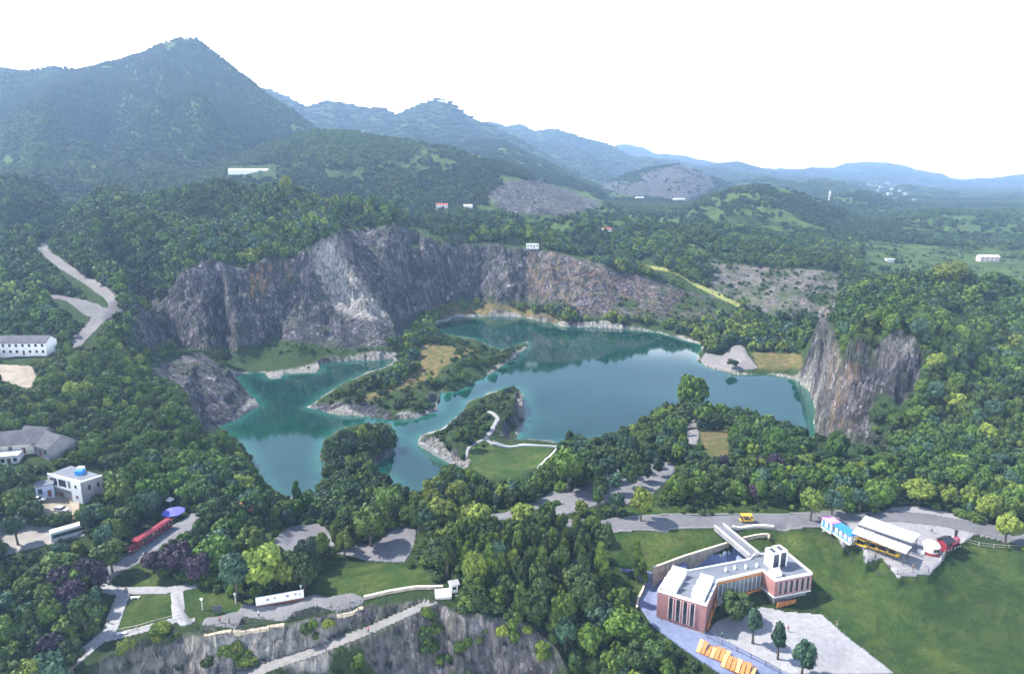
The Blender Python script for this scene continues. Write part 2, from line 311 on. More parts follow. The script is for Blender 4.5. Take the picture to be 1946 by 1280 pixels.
hroad_m = strip([(118,452),(95,463),(78,476),(122,508),(172,538),(212,566),(218,580)], 6.5) | strip([(216,572),(219,588),(206,598),(188,604)], 6.5) | strip([(92,563),(150,574),(188,590),(186,610),(166,632),(140,656)], 7.0) | area([(120,568),(185,580),(200,590),(195,610),(160,600)], 300, 420)
wpath_m = strip([(190,1118),(215,1123),(240,1125),(310,1123),(345,1118),(368,1112)], 2.8) | strip([(236,1125),(222,1160),(208,1200),(160,1240),(108,1282)], 3.2) | strip([(336,1123),(338,1165),(352,1182)], 2.8) | strip([(198,1213),(260,1200),(338,1177),(360,1180)], 2.2)
plat_m = area([(384,1204),(392,1180),(440,1165),(500,1155),(600,1140),(668,1128),(692,1138),(688,1150),(640,1164),(540,1182),(450,1195)], 110, 200)
ledge_m = strip([(505,1268),(530,1259),(600,1238),(700,1199),(780,1163),(848,1132)], 3.0)
rimw_m = strip([(692,1140),(740,1128),(800,1118),(850,1117)], 1.6)
gpath_m = strip([(870,1128),(930,1132),(1000,1138)], 1.3)
court_m = area([(1340,1208),(1360,1180),(1440,1155),(1500,1165),(1560,1170),(1600,1205),(1700,1282),(1480,1282),(1400,1235)], 100, 200)
blue_m = area([(1176,1082),(1215,1085),(1240,1088),(1320,1060),(1400,1045),(1460,1050),(1450,1100),(1250,1150),(1250,1175),(1345,1202),(1500,1282),(1370,1282),(1300,1235),(1238,1190),(1212,1150),(1226,1110)], 100, 190)
ppath_m = strip([(928,781),(946,795),(935,815),(923,835),(930,842),(990,846),(1068,848)], 1.8) | strip([(1068,848),(1045,868),(1022,888)], 1.8) | strip([(880,784),(862,800),(840,815),(815,825)], 2.0) | strip([(885,870),(890,852),(920,838)], 1.3)
quay_m = area([(1330,686),(1340,670),(1372,676),(1395,655),(1412,655),(1425,680),(1440,700),(1400,708),(1350,700)], 380, 520)
vill_m = area([(-20,690),(60,695),(70,720),(55,740),(-20,720)], 250, 420) | area([(60,965),(90,935),(150,955),(150,978),(90,985)], 150, 260)
prom_m = strip([(1315,800),(1316,825),(1312,842)], 5) | area([(1345,780),(1385,785),(1380,800),(1350,798)], 200, 340)
meet_m = strip([(1215,487),(1260,508),(1310,532),(1360,558),(1405,582)], 7)
LAWN = [[(200,1122),(330,1126),(328,1175),(206,1206)],[(195,1118),(265,1060),(300,1090),(365,1105),(340,1120)],[(590,1135),(620,1062),(690,1068),(800,1080),(852,1112),(780,1120),(690,1138)],
 [(345,1128),(380,1115),(480,1140),(500,1158),(390,1185),(355,1176)],[(884,848),(1055,846),(1020,888),(985,908),(930,912),(900,892)],[(1150,1003),(1378,1004),(1388,1033),(1240,1082),(1170,1085)],
 [(1395,1003),(1560,1010),(1700,1098),(1770,1093),(1832,1032),(1960,1050),(1960,1290),(1700,1290),(1560,1170),(1545,1090),(1500,1045),(1440,1043)],[(1330,820),(1385,815),(1385,865),(1345,870)],
 [(1430,668),(1520,672),(1525,700),(1440,698)],[(500,1010),(560,1000),(500,1060)],[(1165,1085),(1225,1105),(1212,1150),(1150,1130)],[(640,975),(1600,955),(1600,975),(1500,980)],[(1460,600),(1400,560),(1530,560)]]
lawn_a = np.zeros(H.shape, bool)
for L in LAWN: lawn_a |= area(L)
MOW = [LAWN[0], LAWN[1], LAWN[2], LAWN[3], LAWN[4]]
dry_a = area([(760,672),(812,655),(850,650),(900,640),(930,650),(880,680),(835,700),(826,722),(780,735),(740,742),(770,715),(795,700),(800,680)], 300, 460) | area([(660,755),(700,745),(770,735),(700,762)], 300, 460) | area([(800,585),(930,578),(1060,592),(1090,615),(1340,650),(1340,660),(1240,636),(1150,628),(1060,622),(1000,604),(900,600),(840,606)], 420, 700) | area(LAWN[8]) | area([(0,958),(60,955),(165,992),(155,1010),(100,1000),(0,985)], 120, 260)| area(LAWN[7])
ROCKP = [[(255,615),(330,555),(350,515),(400,496),(440,498),(470,513),(500,498),(560,490),(600,458),(650,440),(740,430),(800,432),(840,452),(770,470),(920,459),(1000,466),(1110,488),(1170,520),(1150,585),(1000,572),(900,565),(800,585),(775,625),(760,648),(700,658),(620,658),(520,645),(430,660),(330,665),(262,645)],
 [(283,705),(340,678),(380,668),(425,700),(492,772),(395,820),(365,775),(345,730)],
 [(1512,720),(1530,690),(1545,640),(1562,600),(1578,612),(1592,650),(1598,700),(1612,652),(1640,645),(1655,690),(1672,655),(1700,628),(1735,632),(1756,668),(1745,725),(1712,762),(1672,742),(1648,790),(1668,830),(1700,862),(1600,868),(1545,845),(1552,775)],
 [(1345,490),(1420,505),(1600,515),(1590,605),(1480,600),(1350,565)],
 [(150,1282),(192,1250),(240,1224),(330,1195),(385,1207),(540,1184),(690,1152),(800,1140),(862,1161),(1000,1184),(1055,1222),(1085,1282)],
 [(1060,520),(1200,520),(1330,560),(1400,600),(1300,615),(1100,600)],
 [(835,730),(800,742),(838,775)],[(585,768),(700,765),(745,785),(740,805),(600,785)],[(975,738),(1000,745),(1000,830),(945,838),(960,800),(985,790)],[(790,835),(800,825),(880,868),(890,890),(840,880)]]
rock_a = np.zeros(H.shape, bool)
for L in ROCKP: rock_a |= area(L, 0, 760)
far_rock = area([(925,372),(960,345),(1010,340),(1080,352),(1160,380),(1100,405),(1050,418),(960,405)], 850, 1500) | area([(1140,345),(1220,345),(1215,330),(1290,312),(1350,335),(1360,360),(1300,385),(1140,362)], 1900, 3200)
paved = road_m | lot_m | park_m | terr_m | lroad_m | lplaza_m | llot_m | hroad_m | wpath_m | plat_m | ledge_m | court_m | blue_m | ppath_m | quay_m | vill_m | prom_m
# ------------------------------------------------------------------ relief noise, smoothing under paving, lake bed
sx_ = np.gradient(H, axis=1)/np.gradient(GX, axis=1)
dyH = np.gradient(H, axis=0); dyX = np.gradient(GX, axis=0); dyY = np.gradient(GY, axis=0)
sy_ = (dyH - sx_*dyX)/dyY
SL = np.hypot(sx_, sy_)
steep = np.clip((SL-.7)/.4, 0, 1)
rb = np.clip(blur((rock_a | paved | (np.abs(GY-260) < 0)).astype(float), 8)*3, 0, 1); HS = blur(H, 30); H = np.where(GY < 1000, H*rb + HS*(1-rb), H)
jn = int(np.searchsorted(YS, 240)); rb2 = np.clip(blur((rock_a | (paved & ~court_m & ~plat_m))[:jn].astype(float), 3)*3, 0, 1); HS = blur(H[:jn], 160); H[:jn] = H[:jn]*rb2 + HS*(1-rb2)
flat = (paved | lawn_a).astype(float); flat = np.clip(blur(flat, 6)*1.5, 0, 1)
near = GY < 1000
rg = np.abs(fbm(GX, GY*1.3, 26, 4, 21)); rg2 = np.abs(fbm(GX*1.4+GY*.4, GY, 9, 3, 22))
rk = np.clip(blur((rock_a & near & (GY > 200)).astype(float), 3), 0, 1)*steep
H = H + np.where(near, (fbm(GX, GY, 28, 4, 31)*3.2)*(1-flat)*np.clip((GY-100)/200, .2, 1), 0)
H = H + np.where(near, rk*(1-flat)*((.22-rg)*14*np.clip(GY/330, .25, 1)+(.2-rg2)*6*np.clip(GY/330, .35, 1)), 0)
hum = np.clip((GY-440)/120, 0, 1)*np.clip((H-30)/20, 0, 1)*(1-flat)*(1-np.clip(blur((rock_a).astype(float), 12)*4, 0, 1))*near
H = H + hum*(np.abs(fbm(GX*.9+GY*.3, GY*.8, 95, 3, 36))*-50+9)
xr = GX+.35*GY+fbm(GX, GY, 14, 3, 37)*6
H = H + np.where(near & (GY > 200), rk*(1-flat)*np.clip(GY/450, .4, 1)*(1+1.1*((GX > 100) & (GY < 420)))*(cell(xr/9, H/8, 1)*5.5+cell(xr/4+H/5, H/3.5, 2)*3.2), 0)
pf_ = np.clip(blur(plat_m.astype(float), 7)*1.8, 0, 1); H = H*(1-pf_)+20*pf_
pf_ = np.clip(blur(lot_m.astype(float), 5)*1.6, 0, 1); H = H*(1-pf_)+22*pf_
HB = blur(H, 10); pm = np.clip(blur(paved.astype(float), 3)*1.6, 0, 1)*(1-np.clip(blur((rock_a&~paved).astype(float),2)*2,0,1)); H = H*(1-pm)+HB*pm
# rim of the lower pit and the ledge path cut into its face
RIM = [P(u, v, z=z) for u, v, z in ((60,1330,16.8),(120,1296,17),(150,1279,17.3),(192,1248,18),(240,1222,18.5),(300,1201,19),(340,1196,19.3),(385,1207,20),(450,1197,20),(540,1184,20),(640,1166,20),(690,1152,20),(712,1146,20),(760,1142,20),(800,1134,20),(830,1140,20),(862,1161,19.6),(940,1172,19),(1000,1183,18),(1052,1222,15),(1090,1290,10))]
LED = [P(u, v, y=y) for u, v, y in ((470,1284,128.6),(505,1270,129.6),(530,1260,131),(600,1238,133.8),(700,1199,138),(780,1163,142),(830,1140,145.6))]
rA = [p[0]/p[1] for p in RIM]; lA = [p[0]/p[1] for p in LED]
jr = int(np.searchsorted(YS, 165)); gx, gy = GX[:jr], GY[:jr]; AA = np.broadcast_to(AS[None, :], gx.shape)
xq = gx+fbm(gx, gy, 5, 3, 80)*2.5; cr = fbm(gx, gy*.3, 5, 3, 81)*1.2+cell(xq/3.1, gy/9, 5)*1.6
yr = np.interp(AA, rA, [p[1] for p in RIM])+cr*.6; zr = np.interp(AA, rA, [p[2] for p in RIM])
yl = np.interp(AA, lA, [p[1] for p in LED]); zl = np.interp(AA, lA, [p[2] for p in LED]); inL = (AA > lA[0]-.02) & (AA < lA[-1])
stp = 2.3+fbm(gx, gy, 20, 3, 82)*1.6
face = zr-(yr-gy)*stp
mid = zl+(zr-zl)*np.clip((gy-yl-1.7)/np.maximum(yr-yl-1.7, .4), 0, 1)
low = zl-.2-(yl-1.7-gy)*stp
fl = np.where(inL, np.where(gy > yl+1.7, mid, np.where(gy > yl-1.7, zl, low)), face)
fl = np.maximum(fl, -38+8*fbm(gx, gy, 30, 3, 83))
rl_ = (np.abs(fbm(gx, gy*.8+fl*.5, 7, 4, 84))*-2.6+.5)*np.where(inL & (np.abs(gy-yl) < 2.2), 0, 1)*np.clip((yr-gy)/3, 0, 1)
e0_ = np.clip((AA-rA[0])/.03, 0, 1)*np.clip((rA[-1]-AA)/.012, 0, 1)
H[:jr] = np.where(gy < yr, (fl+rl_*2.0+(cell(xq/2.6, fl/2.4, 6)*1.9+cell(xq/1.2+fl/2, fl/1.1, 7)*1.0)*np.where(inL & (np.abs(gy-yl) < 2.2), 0, 1)*np.clip((yr-gy)/2, 0, 1))*e0_+H[:jr]*(1-e0_), np.where(gy < yr+7, H[:jr]*(1-e0_*(1-(gy-yr)/7)) + zr*e0_*(1-(gy-yr)/7), H[:jr]))
ledge_m = np.zeros(H.shape, bool); ledge_m[:jr] = inL & (np.abs(gy-yl) < 1.45) & (gy < yr-.3)
plat_m[:jr] &= gy > yr+.1; wpath_m[:jr] &= gy > yr
jj = np.where((YS > 215) & (YS < 640))[0]; s = slice(jj[0], jj[-1]+1)
DL = np.full(H.shape, 99.0); dl = segdist(GX[s], GY[s], LAKE, True); di = segdist(GX[s], GY[s], ISL, True)
inl = inpoly(GX[s], GY[s], LAKE); ini = inpoly(GX[s], GY[s], ISL)
wob = fbm(GX[s], GY[s], 9, 3, 44)*2.2
sd_ = np.where(inl, -np.minimum(dl, 50), dl); sd_ = np.where(ini, np.where(inl, di, sd_), np.where(inl, -np.minimum(-sd_, di), np.minimum(sd_, 99)))
sd_ = sd_ + wob*(np.abs(sd_) < 12)
DL[s] = sd_
WAT = DL < 0
H = np.where(WAT, -np.minimum(8, .5-DL*.55), np.maximum(H, np.where(DL < 40, .15+np.clip(DL, 0, 4)*.35, -99)))
H = np.where((DL >= 0) & (DL < 5), np.minimum(H, np.maximum(.5+DL*DL*.9, 1)), H) if False else H
sx_ = np.gradient(H, axis=1)/np.gradient(GX, axis=1); sy_ = (np.gradient(H, axis=0) - sx_*dyX)/dyY
SL = np.hypot(sx_, sy_)
GU, GV = project(GX, GY, H)
# ------------------------------------------------------------------ materials
def nmat(name):
    m = bpy.data.materials.new(name); m.use_nodes = True; t = m.node_tree; t.nodes.clear()
    o = t.nodes.new('ShaderNodeOutputMaterial'); b = t.nodes.new('ShaderNodeBsdfPrincipled'); t.links.new(b.outputs[0], o.inputs[0])
    b.inputs['Roughness'].default_value = .85; b.inputs['Specular IOR Level'].default_value = .25
    return m, t, b
def N(t, ty, **k):
    n = t.nodes.new(ty)
    for a, b in k.items():
        if a.startswith('_'): n.inputs[int(a[1:])].default_value = b
        else: setattr(n, a, b)
    return n
def noise(t, vec, scale, detail=4, rough=.55, dist=0):
    n = N(t, 'ShaderNodeTexNoise'); n.inputs['Scale'].default_value = scale; n.inputs['Detail'].default_value = detail; n.inputs['Roughness'].default_value = rough; n.inputs['Distortion'].default_value = dist
    if vec is not None: t.links.new(vec, n.inputs['Vector'])
    return n.outputs[0]
def ramp(t, fac, *st):
    r = N(t, 'ShaderNodeValToRGB'); e = r.color_ramp.elements
    while len(e) < len(st): e.new(.5)
    for k, (p, c) in enumerate(st): e[k].position = p; e[k].color = (*c, 1) if len(c) == 3 else c
    t.links.new(fac, r.inputs[0]); return r.outputs[0]
def mixc(t, fac, a, b, mode='MIX'):
    m = N(t, 'ShaderNodeMix', data_type='RGBA', blend_type=mode)
    for s_, v in ((m.inputs[0], fac), (m.inputs[6], a), (m.inputs[7], b)):
        if isinstance(v, (int, float)): s_.default_value = v
        elif isinstance(v, tuple): s_.default_value = (*v, 1) if len(v) == 3 else v
        else: t.links.new(v, s_)
    return m.outputs[2]
def bump(t, b, h, st=.5, d=1.0):
    n = N(t, 'ShaderNodeBump'); n.inputs['Strength'].default_value = st; n.inputs['Distance'].default_value = d
    t.links.new(h, n.inputs['Height']); t.links.new(n.outputs[0], b.inputs['Normal'])
def geo(t, sc=(1, 1, 1)):
    g = N(t, 'ShaderNodeTexCoord'); m = N(t, 'ShaderNodeMapping'); m.inputs['Scale'].default_value = sc; t.links.new(g.outputs['Object'], m.inputs[0]); return m.outputs[0]
def simple(name, c, rough=.8, var=.25, scale=.6, spec=.25, bmp=0):
    m, t, b = nmat(name); v = geo(t); n = noise(t, v, scale, 5, .6)
    lo = tuple(x*(1-var) for x in c); hi = tuple(min(1, x*(1+var)) for x in c)
    t.links.new(ramp(t, n, (.3, lo), (.7, hi)), b.inputs['Base Color']); b.inputs['Roughness'].default_value = rough; b.inputs['Specular IOR Level'].default_value = spec
    if bmp: bump(t, b, noise(t, v, scale*4, 4), bmp, .2)
    return m
# ground and rock
mT, t, b = nmat('ground')
at = N(t, 'ShaderNodeAttribute', attribute_name='reg'); sp = N(t, 'ShaderNodeSeparateColor'); t.links.new(at.outputs['Color'], sp.inputs[0])
at2 = N(t, 'ShaderNodeAttribute', attribute_name='reg2'); sp2 = N(t, 'ShaderNodeSeparateColor'); t.links.new(at2.outputs['Color'], sp2.inputs[0])
v = geo(t); vs = geo(t, (1, 1, .38))
n1 = noise(t, v, .06, 6, .65); n2 = noise(t, v, .5, 5, .7)
veg = mixc(t, ramp(t, n2, (.35, (0, 0, 0)), (.65, (1, 1, 1))), (.020, .045, .016), (.075, .115, .035))
veg = mixc(t, ramp(t, n1, (.4, (0, 0, 0)), (.65, (1, 1, 1))), veg, (.045, .085, .028))
lawn = mixc(t, ramp(t, noise(t, v, .09, 6, .7), (.38, (0, 0, 0)), (.62, (1, 1, 1))), (.056, .125, .024), (.160, .200, .050))
lawn = mixc(t, ramp(t, noise(t, v, 1.3, 3, .7), (.3, (0, 0, 0)), (.7, (.6, .6, .6))), lawn, (.035, .085, .022))
wv = N(t, 'ShaderNodeTexWave', wave_type='BANDS', bands_direction='DIAGONAL'); wv.inputs['Scale'].default_value = .30; wv.inputs['Distortion'].default_value = 11; wv.inputs['Detail'].default_value = 5; wv.inputs['Detail Scale'].default_value = 1.6; t.links.new(v, wv.inputs[0])
rn = noise(t, vs, .11, 10, .78, .9); rn2 = noise(t, vs, 1.1, 6, .7)
rock = ramp(t, rn, (.34, (.040, .038, .048)), (.47, (.090, .086, .103)), (.56, (.150, .143, .160)), (.70, (.34, .32, .31)))
vo = N(t, 'ShaderNodeTexVoronoi', distance='CHEBYCHEV'); vo.inputs['Scale'].default_value = .42; t.links.new(mixc(t, .12, vs, noise(t, v, .4, 4, .6)), vo.inputs['Vector'])
vo2 = N(t, 'ShaderNodeTexVoronoi', distance='CHEBYCHEV'); vo2.inputs['Scale'].default_value = 1.3; t.links.new(vs, vo2.inputs['Vector'])
cs = N(t, 'ShaderNodeSeparateColor'); t.links.new(vo.outputs['Color'], cs.inputs[0]); cs2 = N(t, 'ShaderNodeSeparateColor'); t.links.new(vo2.outputs['Color'], cs2.inputs[0])
rock = mixc(t, 1.0, rock, ramp(t, cs.outputs[0], (0, (.55, .55, .58)), (.7, (1.0, 1.0, 1.0)), (1, (1.7, 1.65, 1.6))), 'MULTIPLY')
rock = mixc(t, 1.0, rock, ramp(t, cs2.outputs[0], (0, (.6, .6, .62)), (.8, (1.0, 1.0, 1.0)), (1, (2.2, 2.15, 2.1))), 'MULTIPLY')
rock = mixc(t, .6, rock, ramp(t, rn2, (.38, (.4, .4, .42)), (.5, (.95, .95, 1.0)), (.64, (1.8, 1.75, 1.7))), 'MULTIPLY')
moss = N(t, 'ShaderNodeMath', operation='MULTIPLY'); t.links.new(ramp(t, noise(t, v, .11, 7, .75), (.5, (0, 0, 0)), (.6, (1, 1, 1))), moss.inputs[0]); moss.inputs[1].default_value = .62
rock = mixc(t, moss.outputs[0], rock, (.05, .075, .035))
och = N(t, 'ShaderNodeMath', operation='MULTIPLY'); t.links.new(sp2.outputs[1], och.inputs[0]); t.links.new(ramp(t, noise(t, vs, .22, 6, .7), (.46, (0, 0, 0)), (.60, (1, 1, 1))), och.inputs[1])
rock = mixc(t, och.outputs[0], rock, (.42, .26, .12))
pal = N(t, 'ShaderNodeMath', operation='MULTIPLY'); t.links.new(sp2.outputs[2], pal.inputs[0]); t.links.new(ramp(t, noise(t, vs, .5, 6, .7), (.36, (0, 0, 0)), (.6, (1, 1, 1))), pal.inputs[1])
rock = mixc(t, pal.outputs[0], rock, (.50, .48, .45))
lawn = mixc(t, ramp(t, noise(t, v, .035, 8, .8, .8), (.45, (0, 0, 0)), (.6, (.8, .8, .8))), lawn, (.030, .068, .018)); lawn = mixc(t, ramp(t, noise(t, v, .16, 5, .7), (.58, (0, 0, 0)), (.7, (.7, .7, .7))), lawn, (.165, .165, .06))
c = mixc(t, sp.outputs[1], veg, lawn); c = mixc(t, sp2.outputs[0], c, mixc(t, ramp(t, noise(t, v, .25, 5), (.4, (0, 0, 0)), (.6, (1, 1, 1))), (.25, .18, .085), (.12, .14, .045)))
c = mixc(t, sp.outputs[0], c, rock)
c = mixc(t, sp.outputs[2], c, mixc(t, ramp(t, noise(t, v, 1.1, 4), (.4, (0, 0, 0)), (.6, (1, 1, 1))), (.17, .165, .16), (.50, .48, .45)))
t.links.new(c, b.inputs['Base Color'])
bh = N(t, 'ShaderNodeMath', operation='ADD'); t.links.new(noise(t, vs, .35, 9, .75, .4), bh.inputs[0]); t.links.new(noise(t, v, .12, 6, .6), bh.inputs[1])
bh2 = N(t, 'ShaderNodeMath', operation='MULTIPLY_ADD'); t.links.new(vo.outputs['Distance'], bh2.inputs[0]); t.links.new(sp.outputs[0], bh2.inputs[1]); t.links.new(bh.outputs[0], bh2.inputs[2])
bump(t, b, bh2.outputs[0], 1.0, 3.5)
b.inputs['Specular IOR Level'].default_value = .1
# attributes
R = np.clip(blur((((rock_a) & (SL > .45)) | ((SL > 1.35) & (GY < 800) & (DL < 99) & ~((GX > 100) & (GY < 430)))).astype(float) + far_rock*.95, 2), 0, 1)
R = np.maximum(R, np.clip(blur((area(ROCKP[1], 240, 420) | area(ROCKP[9], 200, 420) | area(ROCKP[7], 300, 420)).astype(float)*1.1, 3), 0, 1)*np.clip(.85+fbm(GX, GY, 9, 4, 72)*1.2, 0, 1))
R = np.maximum(R, np.clip(blur((area(ROCKP[3], 0, 760) | area(ROCKP[5], 0, 760)).astype(float)*.9, 3), 0, 1)*np.clip(.75+fbm(GX, GY, 14, 4, 71)*1.6, 0, 1))
R = np.clip(R + fbm(GX, GY, 6, 4, 61)*R*.8*(R < .95), 0, 1)*(1-np.clip(blur(dry_a.astype(float), 2), 0, 1)*(SL < .5))
FLD = (fbm(GX, GY*1.2, 130, 4, 55) > .10) & (GY > 640) & (GY < 2600) & (GX/GY > -.02) & (SL < .5)
FLD |= area([(1640,478),(1800,485),(1960,470),(1960,550),(1820,535),(1640,515)], 480, 1000) & (fbm(GX, GY, 45, 3, 58) > -.12)
FLD |= (fbm(GX, GY*1.2, 160, 4, 56) > .30) & (GY > 950) & (GY < 1900) & (SL < .6)
G_ = np.clip(blur((lawn_a | FLD).astype(float), 2), 0, 1)
SH = np.clip(1-(DL-.7+fbm(GX, GY, 11, 3, 62)*5.5)/1.3, 0, 1)*(np.abs(DL) < 30)
tmp = np.full(H.shape, 1.0); tmp[s] = np.where((di < 9) & (GV[s] < 885), .15, 1.0); SH = SH*tmp
SH = np.maximum(SH, np.clip(blur(area([(500,708),(560,700),(605,688),(610,706),(530,720)],300,460).astype(float),1),0,1))
DR = np.clip(blur(dry_a.astype(float), 3)*1.2, 0, 1)
OC = np.clip(blur((area([(475,525),(505,498),(520,500),(515,530),(495,555),(478,570)], 300, 600)*1.0 + area([(535,500),(560,495),(555,540)], 300, 600)*.7 + area([(1000,465),(1180,498),(1400,605),(1100,605),(1000,572)], 400, 760)*.30 + area([(1345,490),(1600,515),(1590,605),(1350,565)], 400, 760)*.30 + area([(1570,660),(1600,650),(1600,860),(1580,860)], 200, 420)*.45 + area([(1610,680),(1640,660),(1625,820),(1600,850)], 200, 420)*.35 + area([(1740,660),(1770,650),(1760,720)], 200, 420)*.6 + area([(1820,710),(1850,700),(1845,745),(1825,745)], 200, 420)*1.0), 3), 0, 1)
PL = np.clip(blur((area([(585,480),(630,450),(660,500),(740,600),(700,610),(640,590),(610,540)], 300, 620)*1.0 + area([(150,1282),(385,1207),(560,1190),(640,1200),(640,1282)], 0, 200)*.75 + area(ROCKP[4], 0, 200)*.25 + area([(1550,640),(1610,640),(1630,860),(1550,850)], 200, 420)*.18 + area([(1640,650),(1740,650),(1700,700)], 200, 420)*.4+ area(ROCKP[3])*.3), 3), 0, 1)
# terrain mesh
idx = np.arange(NY*NA).reshape(NY, NA)
def cells(mask=None):
    q = np.stack([idx[:-1, :-1], idx[:-1, 1:], idx[1:, 1:], idx[1:, :-1]], -1)
    return q.reshape(-1, 4) if mask is None else q[mask[:-1, :-1]]
me = mkmesh('ground', np.stack([GX, GY, H], -1).reshape(-1, 3), cells(), [mT], smooth=True)
for nm, ch in (('reg', (R, G_, SH)), ('reg2', (DR, OC, PL))):
    a = me.color_attributes.new(nm, 'FLOAT_COLOR', 'POINT'); d = np.ones((NY*NA, 4), np.float32)
    for k in range(3): d[:, k] = ch[k].ravel()
    a.data.foreach_set('color', d.ravel())
tag(mkobj('ground', me), kind='structure')
def surface(name, mask, lift, mat, **k):
    q = cells(mask); u_, inv = np.unique(q, return_inverse=True); inv = inv.reshape(q.shape)
    V = np.stack([GX.ravel()[u_], GY.ravel()[u_], H.ravel()[u_]+lift], -1)
    # outer edge turned down so that the paving has a visible thickness
    ed = {}
    E_ = np.concatenate([inv[:, [0, 1]], inv[:, [1, 2]], inv[:, [2, 3]], inv[:, [3, 0]]])
    key = np.sort(E_, 1); kk = key[:, 0].astype(np.int64)*len(V)+key[:, 1]; _, fi, ct = np.unique(kk, return_index=True, return_counts=True)
    be = E_[fi[ct == 1]]; nV = len(V); low = V.copy(); low[:, 2] -= lift+.25
    sk_ = np.stack([be[:, 1], be[:, 0], be[:, 0]+nV, be[:, 1]+nV], -1)
    m = mkmesh(name, np.concatenate([V, low]), np.concatenate([inv, sk_]), [mat], smooth=False)
    o = mkobj(name, m); tag(o, **({'kind': 'structure'} | k)); return o
def paving(name, c, scale=.8, joints=0, var=.2, rough=.8):
    m, t, b = nmat(name); v = geo(t); n = noise(t, v, scale, 6, .7); n2 = noise(t, v, .07, 5, .6)
    cc = ramp(t, n, (.3, tuple(x*(1-var) for x in c)), (.7, tuple(x*(1+var) for x in c)))
    cc = mixc(t, .6, cc, ramp(t, n2, (.35, (.72, .72, .72)), (.65, (1.15, 1.13, 1.1))), 'MULTIPLY')
    if joints:
        br = N(t, 'ShaderNodeTexBrick'); br.inputs['Scale'].default_value = joints*5; br.inputs['Mortar Size'].default_value = .03; br.inputs['Color1'].default_value = (1, 1, 1, 1); br.inputs['Color2'].default_value = (.82, .82, .82, 1); br.inputs['Mortar'].default_value = (.5, .5, .5, 1)
        t.links.new(v, br.inputs[0]); cc = mixc(t, 1.0, cc, br.outputs[0], 'MULTIPLY')
    t.links.new(cc, b.inputs['Base Color']); b.inputs['Roughness'].default_value = rough
    return m
m_asph = paving('asphalt', (.13, .13, .145)); m_gran = paving('granite_setts', (.31, .305, .325), 1.2, .35); m_conc = paving('pale_concrete', (.25, .245, .245), .9, .25)
m_white = paving('white_paving', (.36, .36, .38), 1.0, .4); m_blue = paving('blue_grey_paving', (.20, .245, .40), .6, .3); m_hill = paving('hill_road_concrete', (.15, .145, .15), .3); m_earth = paving('earth', (.27, .23, .18), .3, var=.35)
surface('road', road_m, .16, m_asph); surface('plaza', lot_m & ~road_m, .14, m_gran); surface('car_park', park_m, .15, paving('car_park_paving', (.20, .20, .22), .7, .3))
surface('terrace_paving', terr_m, .14, paving('terrace_paving', (.20, .195, .22), .7, .25)); surface('side_road', (lroad_m | lplaza_m) & ~llot_m, .15, paving('side_road_asphalt', (.17, .17, .19), .8)); surface('lay_by', llot_m & ~lroad_m, .13, paving('worn_concrete', (.24, .23, .22), .3))
surface('hill_road', hroad_m, .25, m_hill); surface('garden_path', wpath_m, .13, m_white); surface('viewing_platform_floor', plat_m & ~ledge_m, .13, paving('platform_paving', (.20, .20, .215), 1.1, .4))
surface('cliff_ledge_path', ledge_m, .14, m_conc); surface('courtyard', court_m & ~blue_m, .13, paving('courtyard_paving', (.36, .36, .39), .8, .3)); surface('museum_terrace', blue_m, .16, m_blue)
surface('lakeside_path', ppath_m, .18, m_white); surface('quay', quay_m, .2, paving('quay_paving', (.20, .19, .19), .5, var=.35)); surface('farmyard', vill_m, .14, m_earth); surface('promontory_path', prom_m, .15, m_conc); surface('narrow_path', gpath_m, .12, m_conc)
mg, t, b = nmat('bright_grass'); v = geo(t); t.links.new(ramp(t, noise(t, v, .3, 5, .7), (.3, (.14, .17, .04)), (.7, (.26, .27, .09))), b.inputs['Base Color'])
surface('grass_track', meet_m, .2, mg)
# lane markings
surface('road_kerb', (strip(MAIN_ROAD, 8.2) & ~strip(MAIN_ROAD, 7.0)) & ~lot_m & ~park_m, .28, m_conc)
# ------------------------------------------------------------------ water
mW, t, b = nmat('lake_water'); v = geo(t)
b.inputs['Roughness'].default_value = .04; b.inputs['Specular IOR Level'].default_value = .5; b.inputs['IOR'].default_value = 1.6
aw = N(t, 'ShaderNodeAttribute', attribute_name='shallow'); 
cw = mixc(t, ramp(t, noise(t, v, .012, 4, .6), (.35, (0, 0, 0)), (.65, (1, 1, 1))), (.001, .024, .019), (.002, .042, .030))
cw = mixc(t, aw.outputs['Fac'], cw, (.020, .115, .085)); t.links.new(cw, b.inputs['Base Color'])
bump(t, b, noise(t, geo(t, (1, 1, 1)), 1.1, 3, .6), .02, .25)
wc = (DL < 2.5); q = cells(wc); u_, inv = np.unique(q, return_inverse=True); inv = inv.reshape(q.shape)
V = np.stack([GX.ravel()[u_], GY.ravel()[u_], 0*u_], -1)
mew = mkmesh('lake', V, inv, [mW], smooth=True); a = mew.attributes.new('shallow', 'FLOAT', 'POINT'); d_ = DL.ravel()[u_]
a.data.foreach_set('value', (np.clip(1+d_/9.0, 0, 1)**1.6*.85).astype(np.float32))
tag(mkobj('lake', mew), kind='structure')
